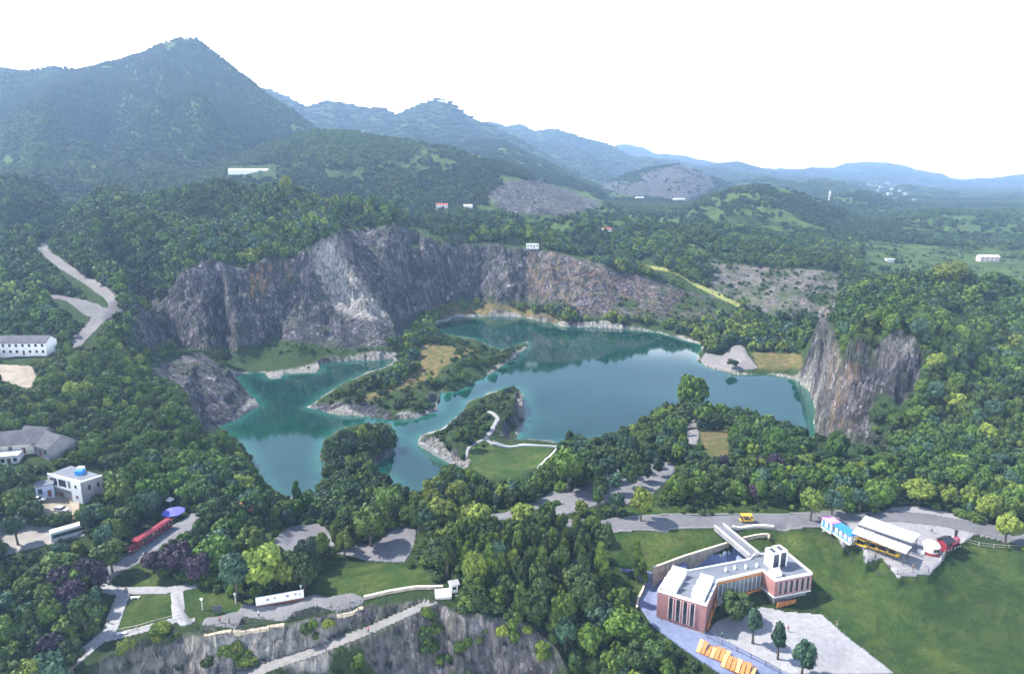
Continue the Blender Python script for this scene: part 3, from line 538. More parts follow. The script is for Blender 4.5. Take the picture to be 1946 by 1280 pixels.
# ------------------------------------------------------------------ haze
mH = bpy.data.materials.new('haze'); mH.use_nodes = True; t = mH.node_tree; t.nodes.clear()
o = t.nodes.new('ShaderNodeOutputMaterial'); pv = t.nodes.new('ShaderNodeVolumePrincipled'); t.links.new(pv.outputs[0], o.inputs['Volume'])
pv.inputs['Color'].default_value = (.40, .62, 1.0, 1); pv.inputs['Density'].default_value = 1.35e-4; pv.inputs['Anisotropy'].default_value = .2
bmh = bmesh.new(); bmesh.ops.create_cube(bmh, size=1)
for vv in bmh.verts: vv.co = Vector((vv.co.x*27000, 4350+vv.co.y*10300, 215+vv.co.z*530))
meh = bpy.data.meshes.new('haze'); bmh.to_mesh(meh); bmh.free(); meh.materials.append(mH); oh = mkobj('haze', meh); tag(oh, kind='stuff', label='pale blue haze in the air over the far mountains', cat='haze')
# ------------------------------------------------------------------ trees
def leafmat(name, lo, hi, r0=.62, r1=1.32):
    m, t, b = nmat(name)
    oi = N(t, 'ShaderNodeObjectInfo'); g = N(t, 'ShaderNodeNewGeometry'); tcn = N(t, 'ShaderNodeTexCoord')
    n = noise(t, tcn.outputs['Object'], 2.6, 3, .6); wn = noise(t, g.outputs['Position'], .013, 3, .6)
    c = ramp(t, n, (.32, lo), (.68, hi))
    h = N(t, 'ShaderNodeHueSaturation'); t.links.new(c, h.inputs['Color'])
    a = N(t, 'ShaderNodeMapRange'); a.inputs[3].default_value = r0; a.inputs[4].default_value = r1; t.links.new(oi.outputs['Random'], a.inputs[0]); t.links.new(a.outputs[0], h.inputs['Value'])
    a2 = N(t, 'ShaderNodeMapRange'); a2.inputs[1].default_value = .3; a2.inputs[2].default_value = .7; a2.inputs[3].default_value = .472; a2.inputs[4].default_value = .515; t.links.new(wn, a2.inputs[0]); t.links.new(a2.outputs[0], h.inputs['Hue'])
    t.links.new(h.outputs[0], b.inputs['Base Color']); b.inputs['Roughness'].default_value = .6; b.inputs['Specular IOR Level'].default_value = .2
    return m
L_DARK = leafmat('dark_green_leaves', (.015, .036, .012), (.055, .105, .024))
L_MID = leafmat('green_leaves', (.026, .062, .010), (.100, .180, .024))
L_YEL = leafmat('yellow_green_leaves', (.060, .105, .014), (.215, .285, .045))
L_PUR = leafmat('purple_leaves', (.022, .016, .026), (.060, .040, .062))
L_GREY = leafmat('blue_green_leaves', (.022, .055, .034), (.060, .120, .068))
M_FARD = leafmat('far_dark_leaves', (.016, .038, .013), (.042, .082, .022), .85, 1.15); M_FARM = leafmat('far_green_leaves', (.028, .062, .013), (.085, .150, .026), .85, 1.2)
M_BARK = simple('bark', (.10, .085, .07), .9, .3, 2)
def crown_mesh(name, mat, seed, nleaf, size, lobes=13, sh='round', core=True):
    r = np.random.default_rng(seed); cs = []; rs = []
    for k in range(lobes):
        th = k*2.39996+r.uniform(-.4, .4); f = (k+.5)/lobes
        if sh == 'round': z = -.35+1.25*f; rad = .62*math.sqrt(max(.05, 1-(z*.92)**2))*r.uniform(.8, 1.15); z *= .62; s = r.uniform(.22, .50)
        elif sh == 'cone': z = -.8+1.7*f; rad = .55*(1-f)**.8*r.uniform(.8, 1.15)+.05; s = r.uniform(.25, .36)*(1.15-.5*f)
        elif sh == 'flat': z = r.uniform(-.15, .35); rad = .78*math.sqrt(f)*r.uniform(.9, 1.05); s = r.uniform(.26, .38)
        else: z = -.25+.8*f+r.uniform(-.12, .15); rad = .74*math.sqrt(f if f < .6 else 1.1-f)*r.uniform(.6, 1.2); s = r.uniform(.18, .44)
        cs.append((rad*math.cos(th), rad*math.sin(th), z)); rs.append(s)
    cs = np.array(cs); rs = np.array(rs)
    k = r.integers(0, lobes, nleaf); d = r.normal(size=(nleaf, 3)); d[:, 2] = d[:, 2]*.8+.25; d /= np.linalg.norm(d, axis=1)[:, None]
    p = cs[k]+d*rs[k][:, None]*(r.uniform(.72, 1.06, nleaf)[:, None])*np.array([1, 1, .85])
    nn = d+r.normal(size=(nleaf, 3))*.45; nn /= np.linalg.norm(nn, axis=1)[:, None]
    a = np.cross(nn, r.normal(size=(nleaf, 3))); a /= np.linalg.norm(a, axis=1)[:, None]; b = np.cross(nn, a)
    s = size*r.uniform(.6, 1.35, nleaf)[:, None]
    V = np.stack([p-a*s-b*s*.6, p+a*s-b*s*.5, p+a*s*.7+b*s, p-a*s*.8+b*s*.7], 1).reshape(-1, 3); Fc = np.arange(nleaf*4).reshape(-1, 4)
    Vs = [V]; Fs = [Fc]; off = len(V)
    if core:
        bm = bmesh.new(); bmesh.ops.create_icosphere(bm, subdivisions=1, radius=1)
        ico = np.array([v.co[:] for v in bm.verts]); tf = np.array([[v.index for v in f.verts] for f in bm.faces]); bm.free()
        tf = np.concatenate([tf, tf[:, 2:3]], 1)
        for c, s_ in zip(cs, rs):
            Vs.append(c+ico*s_*.74); Fs.append(tf+off); off += len(ico)
    V = np.concatenate(Vs); Fc = np.concatenate(Fs)
    me = bpy.data.meshes.new(name); me.from_pydata(V.tolist(), [], [list(dict.fromkeys(f)) for f in Fc.tolist()]); me.materials.append(mat); me.update()
    return me
def tube(path, rad, n=6):
    V = []; Fc = []
    for i, (p, r) in enumerate(zip(path, rad)):
        for k in range(n): V.append((p[0]+r*math.cos(k*2*math.pi/n), p[1]+r*math.sin(k*2*math.pi/n), p[2]))
        if i:
            for k in range(n): a = (i-1)*n+k; b = (i-1)*n+(k+1) % n; Fc.append((a, b, b+n, a+n))
    return V, Fc
def trunk_mesh(seed):
    r = random.Random(seed); V = []; Fc = []
    def add(pa, ra):
        v, f = tube(pa, ra); o = len(V); V.extend(v); Fc.extend(tuple(i+o for i in q) for q in f)
    add([(0, 0, -.12), (.01, .01, .12), (.02, -.01, .35), (0, .02, .62)], [.040, .030, .024, .012])
    for k in range(5):
        a = k*1.9+r.random(); z = .28+.06*k; add([(0, 0, z), (.09*math.cos(a), .09*math.sin(a), z+.12), (.2*math.cos(a), .2*math.sin(a), z+.24)], [.014, .010, .004])
    me = bpy.data.meshes.new('trunk'); me.from_pydata(V, [], Fc); me.materials.append(M_BARK); me.update(); return me
TRUNKS = [trunk_mesh(1), trunk_mesh(2)]
KN = {}   # near crowns, fine leaves
for nm, mt in (('dark', L_DARK), ('mid', L_MID), ('yel', L_YEL), ('pur', L_PUR), ('grey', L_GREY)):
    KN[nm] = [crown_mesh('crown', mt, 10+k+len(nm)*7, 2600, .075, 15, sh) for k, sh in enumerate(('round', 'spread', 'spread', 'round'))]
KN['cone'] = [crown_mesh('crown', L_MID, 91, 1900, .075, 16, 'cone')]
KF = {nm: [crown_mesh('crown_far', mt, 40+k, 420, .15, 9, sh) for k, sh in enumerate(('round', 'spread'))] for nm, mt in (('dark', L_DARK), ('mid', L_MID), ('yel', L_YEL), ('grey', L_GREY))}
KM = [crown_mesh('crown_mountain', mt, 60+k, 260, .2, 9, 'spread') for k, mt in enumerate((M_FARD, M_FARD, M_FARM))]
KC = [crown_mesh('canopy', mt, 70+k, 900, .062, 34, 'flat') for k, mt in enumerate((M_FARD, M_FARM, M_FARD))]
# ---- parts of the picture that stay open to view: (polygon, cover 0..1 = share of trees still allowed, height cap)
WV1 = [(400,816),(445,800),(490,772),(462,740),(440,712),(500,708),(530,718),(562,708),(602,708),(612,690),(680,684),(758,682),(735,702),(690,714),(640,737),(586,773),(640,786),(700,790),(736,797),(690,804),(640,818),(612,840),(606,870),(612,905),(600,932),(572,925),(545,942),(520,930),(490,905),(478,860),(452,837),(425,815)]
WV2 = [(752,812),(800,796),(835,778),(840,745),(868,743),(930,712),(965,690),(1002,656),(930,655),(905,645),(850,635),(820,622),(850,607),(940,600),(1000,604),(1070,620),(1150,622),(1240,630),(1335,655),(1322,685),(1345,698),(1400,712),(1470,712),(1510,720),(1550,770),(1548,818),(1480,790),(1440,778),(1400,763),(1352,758),(1345,728),(1318,714),(1288,728),(1282,752),(1230,782),(1190,808),(1120,834),(1092,820),(1070,838),(990,836),(996,750),(982,724),(955,735),(905,762),(870,785),(836,815),(800,832),(796,846),(850,872),(834,885),(812,905),(803,930),(776,932),(748,905),(720,885),(754,852),(755,830)]
OPEN = [(WV1, 0, 0), (WV2, 0, 0)]
for k, L in enumerate(ROCKP[:3]): OPEN.append((L, (.05, .02, .12)[k], (3, 2, 4)[k]))
OPEN.append(([(285,690),(345,672),(400,680),(440,715),(492,772),(440,800),(395,818),(372,790),(352,745)], .02, 2))
OPEN += [(ROCKP[3], .5, 4), (ROCKP[4], .10, 3), (ROCKP[5], .36, 4), (ROCKP[6], .0, 0), (ROCKP[7], 0, 0), (ROCKP[8], 0, 0), (ROCKP[9], 0, 0)]
for k, L in enumerate(LAWN):
    OPEN.append((L, {5: .0, 9: .2, 10: .3, 11: .35, 12: .3}.get(k, 0), {5: 0}.get(k, 2)))
def op(*polys, c=0, h=0):
    for p in polys: OPEN.append((p, c, h))
op([(1340,988),(1560,986),(1660,980),(1695,962),(1750,962),(1800,973),(1850,990),(1946,1012),(1946,1035),(1830,1030),(1765,1092),(1705,1096),(1640,1065),(1562,1010),(1340,1002)], [(1150,985),(1340,986),(1340,1000),(1150,1005)])
op([(1100,925),(1130,905),(1160,935),(1180,960),(1150,962),(1110,950)], [(1185,940),(1262,876),(1290,884),(1250,930),(1215,958)], [(955,985),(985,968),(1010,965),(1000,980)], [(1060,935),(1045,928),(1058,945)], c=0)
op([(655,1050),(690,1040),(740,1010),(792,1004),(785,1040),(765,1068),(700,1062)], [(550,1005),(600,996),(615,1010),(580,1020)], [(375,985),(350,990),(250,1045),(245,1070),(300,1040)], [(150,1085),(240,1060),(260,1070),(200,1100)])
op([(0,985),(60,1000),(100,1010),(95,1030),(60,1040),(0,1050)], [(60,970),(90,930),(150,950),(150,975)], [(85,890),(190,880),(200,920),(150,970),(130,970),(60,940)], [(0,830),(60,820),(110,840),(110,870),(60,880),(0,890)], [(110,1000),(165,1000),(165,1025),(110,1030)], [(245,1000),(370,985),(330,1010),(250,1045)], [(312,945),(350,955),(350,985),(312,980)])
op([(0,640),(100,640),(105,680),(0,690)], [(0,690),(60,695),(70,725),(0,710)], [(68,470),(90,462),(130,500),(220,560),(225,580),(200,585),(120,520)], [(88,562),(200,580),(205,600),(170,650),(135,662),(160,615)])
op([(195,1113),(372,1108),(365,1125),(350,1185),(210,1210),(110,1282),(150,1240),(208,1180)], [(375,1200),(395,1175),(500,1130),(600,1120),(690,1125),(690,1155),(540,1190),(385,1212)], [(690,1120),(860,1100),(870,1130),(860,1165),(690,1150)], [(505,1275),(700,1190),(850,1125),(860,1150),(780,1175),(600,1250)])
op([(1205,1085),(1240,1080),(1380,1030),(1365,1000),(1430,1040),(1510,1030),(1550,1100),(1545,1150),(1600,1210),(1700,1290),(1380,1290),(1310,1235),(1240,1190),(1208,1150),(1222,1110)])
op([(925,778),(955,790),(935,835),(1068,843),(1068,852),(925,845),(918,835),(940,800)], [(1068,848),(1020,890),(1010,885),(1050,850)])
op([(1325,690),(1372,672),(1390,652),(1412,655),(1425,690),(1520,695),(1520,715),(1380,710)], [(1306,800),(1322,800),(1322,840),(1306,840)], [(1340,815),(1375,815),(1375,850),(1340,850)], [(1220,487),(1400,580),(1390,588),(1215,493)], [(770,735),(830,690),(810,665),(790,680),(800,700),(760,735)], [(800,655),(820,655),(870,660),(830,690)], [(830,600),(930,580),(1000,590),(1100,620),(1070,620),(1000,603),(900,600)], [(1080,610),(1250,622),(1340,650),(1240,632)])
op([(1000,460),(1030,460),(1030,475),(1000,475)], [(1850,475),(1900,475),(1900,500),(1850,500)], [(435,315),(525,312),(525,330),(435,332)], [(450,700),(600,700),(600,712),(450,712)], [(440,700),(500,672),(740,668),(760,680),(600,695)], [(1800,590),(1835,595),(1825,620)], [(1875,555),(1910,555),(1910,572),(1875,572)])
op([(470,645),(560,655),(700,665),(770,665),(770,682),(600,685),(560,700),(440,705),(430,670)], c=.5, h=3)
op([(1640,455),(1946,480),(1946,545),(1750,510),(1640,490)], [(1390,418),(1520,418),(1520,428),(1390,428)], c=.2, h=4)
op([(620,322),(690,318),(690,335),(620,335)], c=.1, h=3)
op([(930,372),(960,350),(1010,345),(1080,355),(1150,382),(1100,400),(1050,412),(960,400)], c=.05, h=3)
op([(600,765),(700,742),(770,730),(840,735),(836,775),(740,795)], [(800,655),(930,655),(985,660),(930,700),(850,735),(800,700)], c=.34, h=5)
op([(850,815),(900,775),(960,738),(985,745),(985,800),(950,830),(880,850),(840,835)], c=.42, h=5)
def openness(u, v, q):
    """largest-exclusion rule: True where a tree may show"""
    ok = np.ones(u.shape, bool)
    for p, c, h in OPEN:
        i = inpoly(u, v, p)
        if i.any(): ok &= ~(i & (q > c))
    return ok
def capheight(u, v):
    cap = np.full(u.shape, 99.0)
    for p, c, h in OPEN:
        if h:
            i = inpoly(u, v, p); cap[i] = np.minimum(cap[i], h)
    return cap
PAV = np.clip(blur((paved | (DL < 1.0)).astype(float), 2), 0, 1)
FLDf = FLD.astype(float)
VMAX = np.maximum.accumulate((H-CZ)/YS[:, None], axis=0)    # steepest view angle met so far along every column
def scatter(ymin, ymax, sp, hl, hh, wr, amax=.93, jitter=.42, dens=1.0):
    ny = int((ymax-ymin)/sp); out = []
    for j in range(ny):
        y = ymin+j*sp; n = int(2*amax*y/sp)
        if n < 1: continue
        x = (np.arange(n)-n/2+(.5 if j % 2 else 0))*sp
        out.append(np.stack([x, np.full(n, y)], 1))
    p = np.concatenate(out); p = p+RNG.uniform(-jitter*sp, jitter*sp, p.shape); x, y = p[:, 0], p[:, 1]; y = np.maximum(y, ymin)
    if dens < 1: k = RNG.random(len(x)) < dens; x, y = x[k], y[k]
    k = np.abs(x/y) < amax; x, y = x[k], y[k]
    z = hgt(x, y); sl = hgt(x, y, SL); pv = hgt(x, y, PAV); rkk = hgt(x, y, R)
    h = RNG.uniform(hl, hh, len(x))*(1+.35*fbm(x, y, 60, 3, 91)); q = RNG.random(len(x))
    fld = hgt(x, y, FLDf)
    k = (pv < .25) & (sl < np.where((x > 100) & (y < 430), 4.5, 2.0)) & ((fld < .3) | (RNG.random(len(x)) < .12)) & ((RNG.random(len(x)) > rkk*1.15) | (h < 4) & (RNG.random(len(x)) < .45))
    x, y, z, h, q = x[k], y[k], z[k], h[k], q[k]
    u0, v0 = project(x, y, z); cap = capheight(u0, v0); h = np.minimum(h, cap*RNG.uniform(.4, 1.1, len(x)))
    ok = openness(u0, v0-1, q)
    for f in (.45, .9):
        u1, v1 = project(x, y, z+h*f)
        for dx in ((-.8, 0, .8) if f < .8 else (-.35, .35)):
            w = h*wr*.5*dx; u2, v2 = project(x+w, y, z+h*f); ok &= openness(u2, v2, q)
    ok &= (u0 > -260) & (u0 < 2200) & (v0 < 1480)
    vm = hgt(x, y*.995, VMAX); ok &= ((z+h-CZ)/y) > vm-np.where(y < 320, .05, .004)
    return x[ok], y[ok], z[ok], h[ok], q[ok]
INST = {'near': [], 'far': [], 'can': []}
FRONT = area  # alias kept short
TR = []   # individual tree candidates: x y z h w kind
x, y, z, h, q = scatter(95, 330, 4.2, 5.0, 10.0, .9)
def kindof(u, v, q, rnd):
    if inpoly([u], [v], [(20,1090),(200,1090),(210,1160),(180,1230),(90,1290),(0,1290),(60,1180)])[0] and rnd < .27 and u > 95: return 'pur'
    if inpoly([u], [v], [(255,1030),(375,1040),(380,1110),(270,1100)])[0] and rnd < .6: return 'pur'
    if inpoly([u], [v], [(1230,965),(1300,965),(1300,1000),(1230,1000)])[0]: return 'pur'
    if inpoly([u], [v], [(1330,900),(1500,900),(1500,965),(1330,965)])[0] and rnd < .18: return 'pur'
    if inpoly([u], [v], [(790,940),(960,960),(940,1010),(800,1010)])[0] and rnd < .6: return 'yel'
    if inpoly([u], [v], [(1180,950),(1300,960),(1560,960),(1946,940),(1946,1010),(1180,1000)])[0] and rnd < .3: return 'yel'
    if inpoly([u], [v], [(480,1050),(560,1050),(560,1130),(480,1130)])[0] and rnd < .8: return 'yel'
    if inpoly([u], [v], [(1090,850),(1290,860),(1260,930),(1090,980)])[0]: return 'grey' if rnd < .5 else 'dark'
    if v > 640 and u < 480 and v < 900: return 'mid' if rnd < .66 else ('yel' if rnd < .82 else 'dark')
    return 'dark' if rnd < .45 else ('mid' if rnd < .82 else ('grey' if rnd < .93 else 'yel'))
u0, v0 = project(x, y, z)
grove = inpoly(u0, v0, [(840,1060),(1190,1060),(1190,1135),(860,1135)])
for k in range(len(x)):
    if grove[k]: h[k] = RNG.uniform(9, 13)
    elif u0[k] < 500 and v0[k] < 905: h[k] *= RNG.uniform(.45, .8)
    TR.append([x[k], y[k], z[k], h[k], h[k]*(RNG.uniform(.2, .29) if grove[k] else RNG.uniform(.28, .52)), kindof(u0[k], v0[k], q[k], RNG.random()), u0[k], v0[k]])
# named single trees of the photograph: foot pixel, height, half-width, kind
SPEC = [(1312,790,22,8.2,'mid','tall broad green tree rising alone above the wooded promontory against the lake'),
 (1806,545,16,9,'yel','round bright yellow-green tree on the crest of the right-hand hill'),
 (166,756,7,3.0,'yel','small vivid yellow-green tree among darker trees below the hairpin road'),
 (545,372,17,5.0,'yel','pale yellow-green tree standing on the crest of the wooded hill behind the cliff'),
 (1430,1222,9.5,2.7,'grey','slender young tree in the courtyard nearest the brick building'),
 (1478,1252,9.2,2.4,'grey','slender young tree in the middle of the courtyard row'),
 (1524,1284,9.2,2.6,'grey','slender young tree in the courtyard row farthest from the brick building'),
 (1398,1178,7.5,4.4,'dark','broad dark green tree in the angle of the brick building'),
 (1078,935,15,6.2,'mid','large round tree with a bright green top beside the peninsula lawn'),
 (655,1056,8,2.4,'yel','narrow light green tree at the edge of the paved terrace'),
 (705,1038,12,6.0,'mid','broad green tree on the paved terrace beside the narrow light green one'),
 (1212,1105,12,2.6,'mid','tall thin tree on the lawn at the left end of the brick building'),
 (1910,1035,9,3.2,'yel','light green tree at the right end of the road near the red engine'),
 (1136,972,8.5,2.6,'dark','dark columnar tree at the near edge of the shaded car park'),
 (1172,978,7.5,2.8,'grey','small round tree with a bare trunk at the tip of the shaded car park'),
 (1083,845,7,3.0,'dark','dark tree at the corner of the lawn walls by the lake'),
 (567,980,12,3.0,'mid','tall thin tree at the near shore of the left lake arm'),
 (1218,990,11,3.4,'yel','bright yellow-green tree beside the road left of the museum bridge'),
 (1540,990,10,3.6,'yel','bright yellow-green tree at the roadside between the bridge and the stalls'),
 (1580,978,8,3.2,'grey','blue-green round tree nearest the pink stall'),
 (1632,975,8,3.3,'grey','blue-green round tree left of the paved bay in the road'),
 (505,1125,13,6,'yel','broad tree with a sunlit yellow-green crown behind the long white display board'),
 (450,1140,13,5.5,'grey','broad blue-green tree behind the left end of the long white display board'),
 (300,1095,7,4.6,'pur','largest dark purple tree above the walled lawn'),
 (215,1088,9,5.0,'mid','round green tree beside the side road above the garden paths'),
 (1392,700,6,4.0,'dark','dark spreading tree on the paved quay across the main lake'),
 (1448,668,7,4.2,'dark','dark tree at the left end of the row behind the far quay lawn'),(1490,664,7,4.4,'dark','dark tree in the middle of the row behind the far quay lawn'),(1524,664,6,3.6,'mid','green tree at the right end of the row behind the far quay lawn'),
 (35,1035,9,4.2,'grey','grey-green tree standing in the lay-by near the white bus')]
SP = []
for u, v, hh, ww_, kd, lab in SPEC:
    px, py, pz = hit(u, v); SP.append((px, py, pz, hh, ww_, kd, lab))
TR = [t_ for t_ in TR if all((t_[0]-s_[0])**2+(t_[1]-s_[1])**2 > (.5*(s_[4]+t_[4]))**2 for s_ in SP)]
# rows of trees in the shaded car park
for a, b_, n in (((1085,900),(1270,868),6), ((1100,935),(1262,880),7), ((1140,950),(1250,905),5), ((1115,915),(1190,890),4)):
    for k in range(n):
        f = k/(n-1); px, py, pz = hit(a[0]+(b_[0]-a[0])*f, a[1]+(b_[1]-a[1])*f); TR.append([px, py, pz, 7+RNG.random()*2, 2.7+RNG.random()*.7, 'dark' if (k+n) % 3 else 'grey', *project(px, py, pz)])
# columnar trees lining the front of the dark grove
def scr(t_): return t_[3]*t_[4]/(t_[1]**2)
GRP = {}
def regionlabel(u, v, kd):
    col = {'dark': 'dark green', 'mid': 'mid green', 'yel': 'light yellow-green', 'pur': 'dark purple', 'grey': 'blue-green'}[kd]
    if v > 1120 and u > 900: a = 'in the wood at the bottom edge below the brick building'
    elif u < 400 and v > 1040: a = 'in the wood at the lower left corner of the photo'
    elif u < 520 and v > 900: a = 'around the side road and farmhouses on the left'
    elif u < 520: a = 'on the wooded ridge between the farmhouses and the left lake arm'
    elif v > 1020 and u < 1180: a = 'in the dense grove left of the brick building'
    elif v > 940 and u < 1000: a = 'between the near lakeshore and the paved terrace'
    elif v > 935: a = 'along the road above the brick building'
    elif u < 1000: a = 'on the near lakeshore and the small islands'
    elif u > 1550: a = 'on the slope under the right-hand rock cliff'
    else: a = 'on the wooded promontory beside the main lake'
    return f'{col} broadleaf tree {a}', f'{col} trees {a}'
TV_ = [t_ for t_ in TR if -20 < t_[6] < 1966 and 560 < t_[7] < 1330]
# order by how large the crown shows (near and unhidden first)
def hidden(t_):
    u, v = project(t_[0], t_[1], t_[2]+t_[3]*.8); return not (0 < u < 1946 and 0 < v < 1280)
TV_ = sorted([t_ for t_ in TV_ if not hidden(t_)], key=lambda t_: -scr(t_))
NS = 300-len(SP); single = TV_[:NS]; sid = {id(t_) for t_ in single}; rest = [t_ for t_ in TR if id(t_) not in sid]
def place_tree(px, py, pz, hh, ww_, kd, lab, grp=None):
    r = empty('broadleaf_tree', (px, py, pz), random.random()*6.28); tag(r, lab, 'tree', grp)
    t1 = mkobj('trunk', random.choice(TRUNKS), r); t1.scale = (hh, hh, hh)
    slim = ww_ < hh*.3; c1 = mkobj('crown', random.choice(KN[kd]) if not (slim and kd == 'mid') else KN['cone'][0], r); ch = hh*(.44 if slim else random.uniform(.38, .48))
    c1.scale = (ww_, ww_*random.uniform(.9, 1.1), ch*1.12); c1.location = (0, 0, hh-ch*1.02); c1.rotation_euler = (random.uniform(-.16, .16), random.uniform(-.16, .16), random.random()*6.28)
    return r
LM = [('the white two-storey farmhouse',140,930),('the white coach',136,1015),('the violet-blue parasol',331,975),('the red road train',285,1025),('the long white display board',530,1145),('the walled garden lawn',265,1160),('the hairpin road',180,610),
 ('the long whitewashed house',50,665),('the old farmhouses',60,860),('the grey rock spur',430,760),('the small wooded island',680,850),('the lakeside lawn',970,870),('the paved terrace',730,1040),('the square white pier',842,1130),('the brick building',1300,1120),
 ('the footbridge',1400,1030),('the cart on the road',1418,985),('the pink-roofed stall',1577,1000),('the striped canopy',1680,1020),('the red engine kiosk',1802,1035),('the shaded car park',1180,930),('the tall lone lakeside tree',1312,760),
 ('the dry promontory lawn',1360,840),('the right-hand rock cliff',1640,800),('the orange timber structures',1385,1250),('the lower left corner',0,1280),('the red-roofed pavilion',463,966),('the rock face at the bottom',950,1230),('the right edge of the photo',1946,950),('the wooded peninsula',820,700),('the curved stone revetment',840,865)]
ORD = ['closest', 'second closest', 'third closest', 'fourth closest', 'fifth closest', 'sixth closest', 'seventh closest', 'eighth closest', 'ninth closest', 'tenth closest'] + [w_+' closest' for w_ in ('eleventh', 'twelfth', 'thirteenth', 'fourteenth', 'fifteenth', 'sixteenth', 'seventeenth', 'eighteenth', 'nineteenth', 'twentieth')]
LB = {}
for t_ in single:
    u, v = t_[6], t_[7]; dm, nm, lu, lv = min(((u-a)**2+(v-b_)**2, n_, a, b_) for n_, a, b_ in LM); dx, dy = u-lu, v-lv
    dr = ('left of' if dx < 0 else 'right of') if abs(dx) > abs(dy) else ('behind' if dy < 0 else 'in front of')
    if 'corner' in nm or 'edge of' in nm or 'bottom' in nm: dr = 'near'
    LB.setdefault((t_[5], dr, nm), []).append((dm, id(t_)))
LBL = {}
for (kd, dr, nm), l in LB.items():
    col = {'dark': 'dark green', 'mid': 'mid green', 'yel': 'light yellow-green', 'pur': 'dark purple', 'grey': 'blue-green'}[kd]
    for k, (_, i) in enumerate(sorted(l)):
        LBL[i] = f'{col} tree {dr} {nm}' + (', ' + ORD[k] + ' to it' if len(l) > 1 and k < 20 else (', farther than twenty others' if k >= 20 else ''))
for s_ in SP: place_tree(*s_)
for t_ in single:
    la, gr = regionlabel(t_[6], t_[7], t_[5]); la = LBL[id(t_)]; place_tree(t_[0], t_[1], t_[2]-.2, t_[3], t_[4], t_[5], la, gr)
# ---- stuff: woods as point clouds that instance the crowns
def forest(name, label, P_, meshes):
    """P_: rows x y z h w index ; crowns instanced on the points of one mesh"""
    P_ = np.array(P_); c = P_.copy(); me = bpy.data.meshes.new(name); me.vertices.add(len(c)); me.vertices.foreach_set('co', c[:, :3].astype(np.float32).ravel())
    for nm, d in (('sw', c[:, 4]), ('sh', c[:, 3]), ('rz', RNG.uniform(0, 6.28, len(c)))):
        a = me.attributes.new(nm, 'FLOAT', 'POINT'); a.data.foreach_set('value', d.astype(np.float32))
    a = me.attributes.new('ki', 'INT', 'POINT'); a.data.foreach_set('value', c[:, 5].astype(np.int32))
    ob = mkobj(name, me); tag(ob, label, 'forest', kind='stuff')
    ng = bpy.data.node_groups.new(name, 'GeometryNodeTree'); ng.interface.new_socket('Geometry', in_out='INPUT', socket_type='NodeSocketGeometry'); ng.interface.new_socket('Geometry', in_out='OUTPUT', socket_type='NodeSocketGeometry')
    gi = ng.nodes.new('NodeGroupInput'); go = ng.nodes.new('NodeGroupOutput'); ip = ng.nodes.new('GeometryNodeInstanceOnPoints'); mp_ = ng.nodes.new('GeometryNodeMeshToPoints')
    gti = ng.nodes.new('GeometryNodeGeometryToInstance')
    for m in reversed(meshes):
        src = proto_for(m); oi = ng.nodes.new('GeometryNodeObjectInfo'); oi.inputs['Object'].default_value = src; ng.links.new(oi.outputs['Geometry'], gti.inputs[0])
    def attr(nm, ty):
        n = ng.nodes.new('GeometryNodeInputNamedAttribute'); n.data_type = ty; n.inputs[0].default_value = nm; return n.outputs['Attribute']
    cx = ng.nodes.new('ShaderNodeCombineXYZ'); ng.links.new(attr('sw', 'FLOAT'), cx.inputs[0]); ng.links.new(attr('sw', 'FLOAT'), cx.inputs[1]); ng.links.new(attr('sh', 'FLOAT'), cx.inputs[2])
    rx = ng.nodes.new('ShaderNodeCombineXYZ'); ng.links.new(attr('rz', 'FLOAT'), rx.inputs[2])
    ng.links.new(gi.outputs[0], mp_.inputs[0]); ng.links.new(mp_.outputs[0], ip.inputs['Points']); ng.links.new(gti.outputs[0], ip.inputs['Instance']); ip.inputs['Pick Instance'].default_value = True
    ng.links.new(attr('ki', 'INT'), ip.inputs['Instance Index']); ng.links.new(cx.outputs[0], ip.inputs['Scale']); ng.links.new(rx.outputs[0], ip.inputs['Rotation']); ng.links.new(ip.outputs[0], go.inputs[0])
    md = ob.modifiers.new('woods', 'NODES'); md.node_group = ng
    return ob
PROTO = {}
def proto_for(me):
    """an object that already stands in the scene with this mesh; a wood tree out in the forest if none does"""
    if me.name in PROTO: return PROTO[me.name]
    for o in bpy.data.objects:
        if o.type == 'MESH' and o.data == me: PROTO[me.name] = o; return o
    o = bpy.data.objects.new(me.name, me); PROTO[me.name] = o      # data only, not linked to the scene
    return o
NL = ['dark', 'mid', 'yel', 'pur', 'grey']; NM = [m for n_ in NL for m in KN[n_][:2]]
rows = []
for t_ in rest:
    ch = t_[3]*.46; rows.append((t_[0], t_[1], t_[2]+t_[3]-ch*1.05, ch*1.12, t_[4], NL.index(t_[5])*2+int(RNG.integers(0, 2))))
# understorey under the near woods
x, y, z, h, q = scatter(95, 340, 3.0, 1.2, 3.4, 1.3)
for k in range(len(x)): rows.append((x[k], y[k], z[k]+h[k]*.3, h[k]*.75, h[k]*.85, (0 if q[k] < .45 else 2)+int(RNG.integers(0, 2))))
for bu, bv, n_, sp_ in ((440,1240,9,22),(475,1258,8,20),(812,1170,7,14),(820,1200,8,14),(810,1228,7,16),(690,1258,5,14),(320,1208,6,24),(235,1238,5,18),(840,1255,5,16),(980,1200,5,26),(1040,1240,8,22),(600,1205,4,30),(900,1215,4,30)):
    for _ in range(n_):
        px, py, pz = hit(bu+RNG.uniform(-1, 1)*sp_, bv+RNG.uniform(-1, 1)*sp_*.6); hh = RNG.uniform(.9, 2.3); rows.append((px, py, pz+hh*.25, hh*.75, hh*RNG.uniform(.6, .95), int(RNG.choice([2, 3, 0, 4]))))
forest('wood', 'green broadleaf wood and bushes round the near side of the lake', rows, NM)
rows2 = []
x, y, z, h, q = scatter(100, 235, 1.25, .25, .8, 1.2)
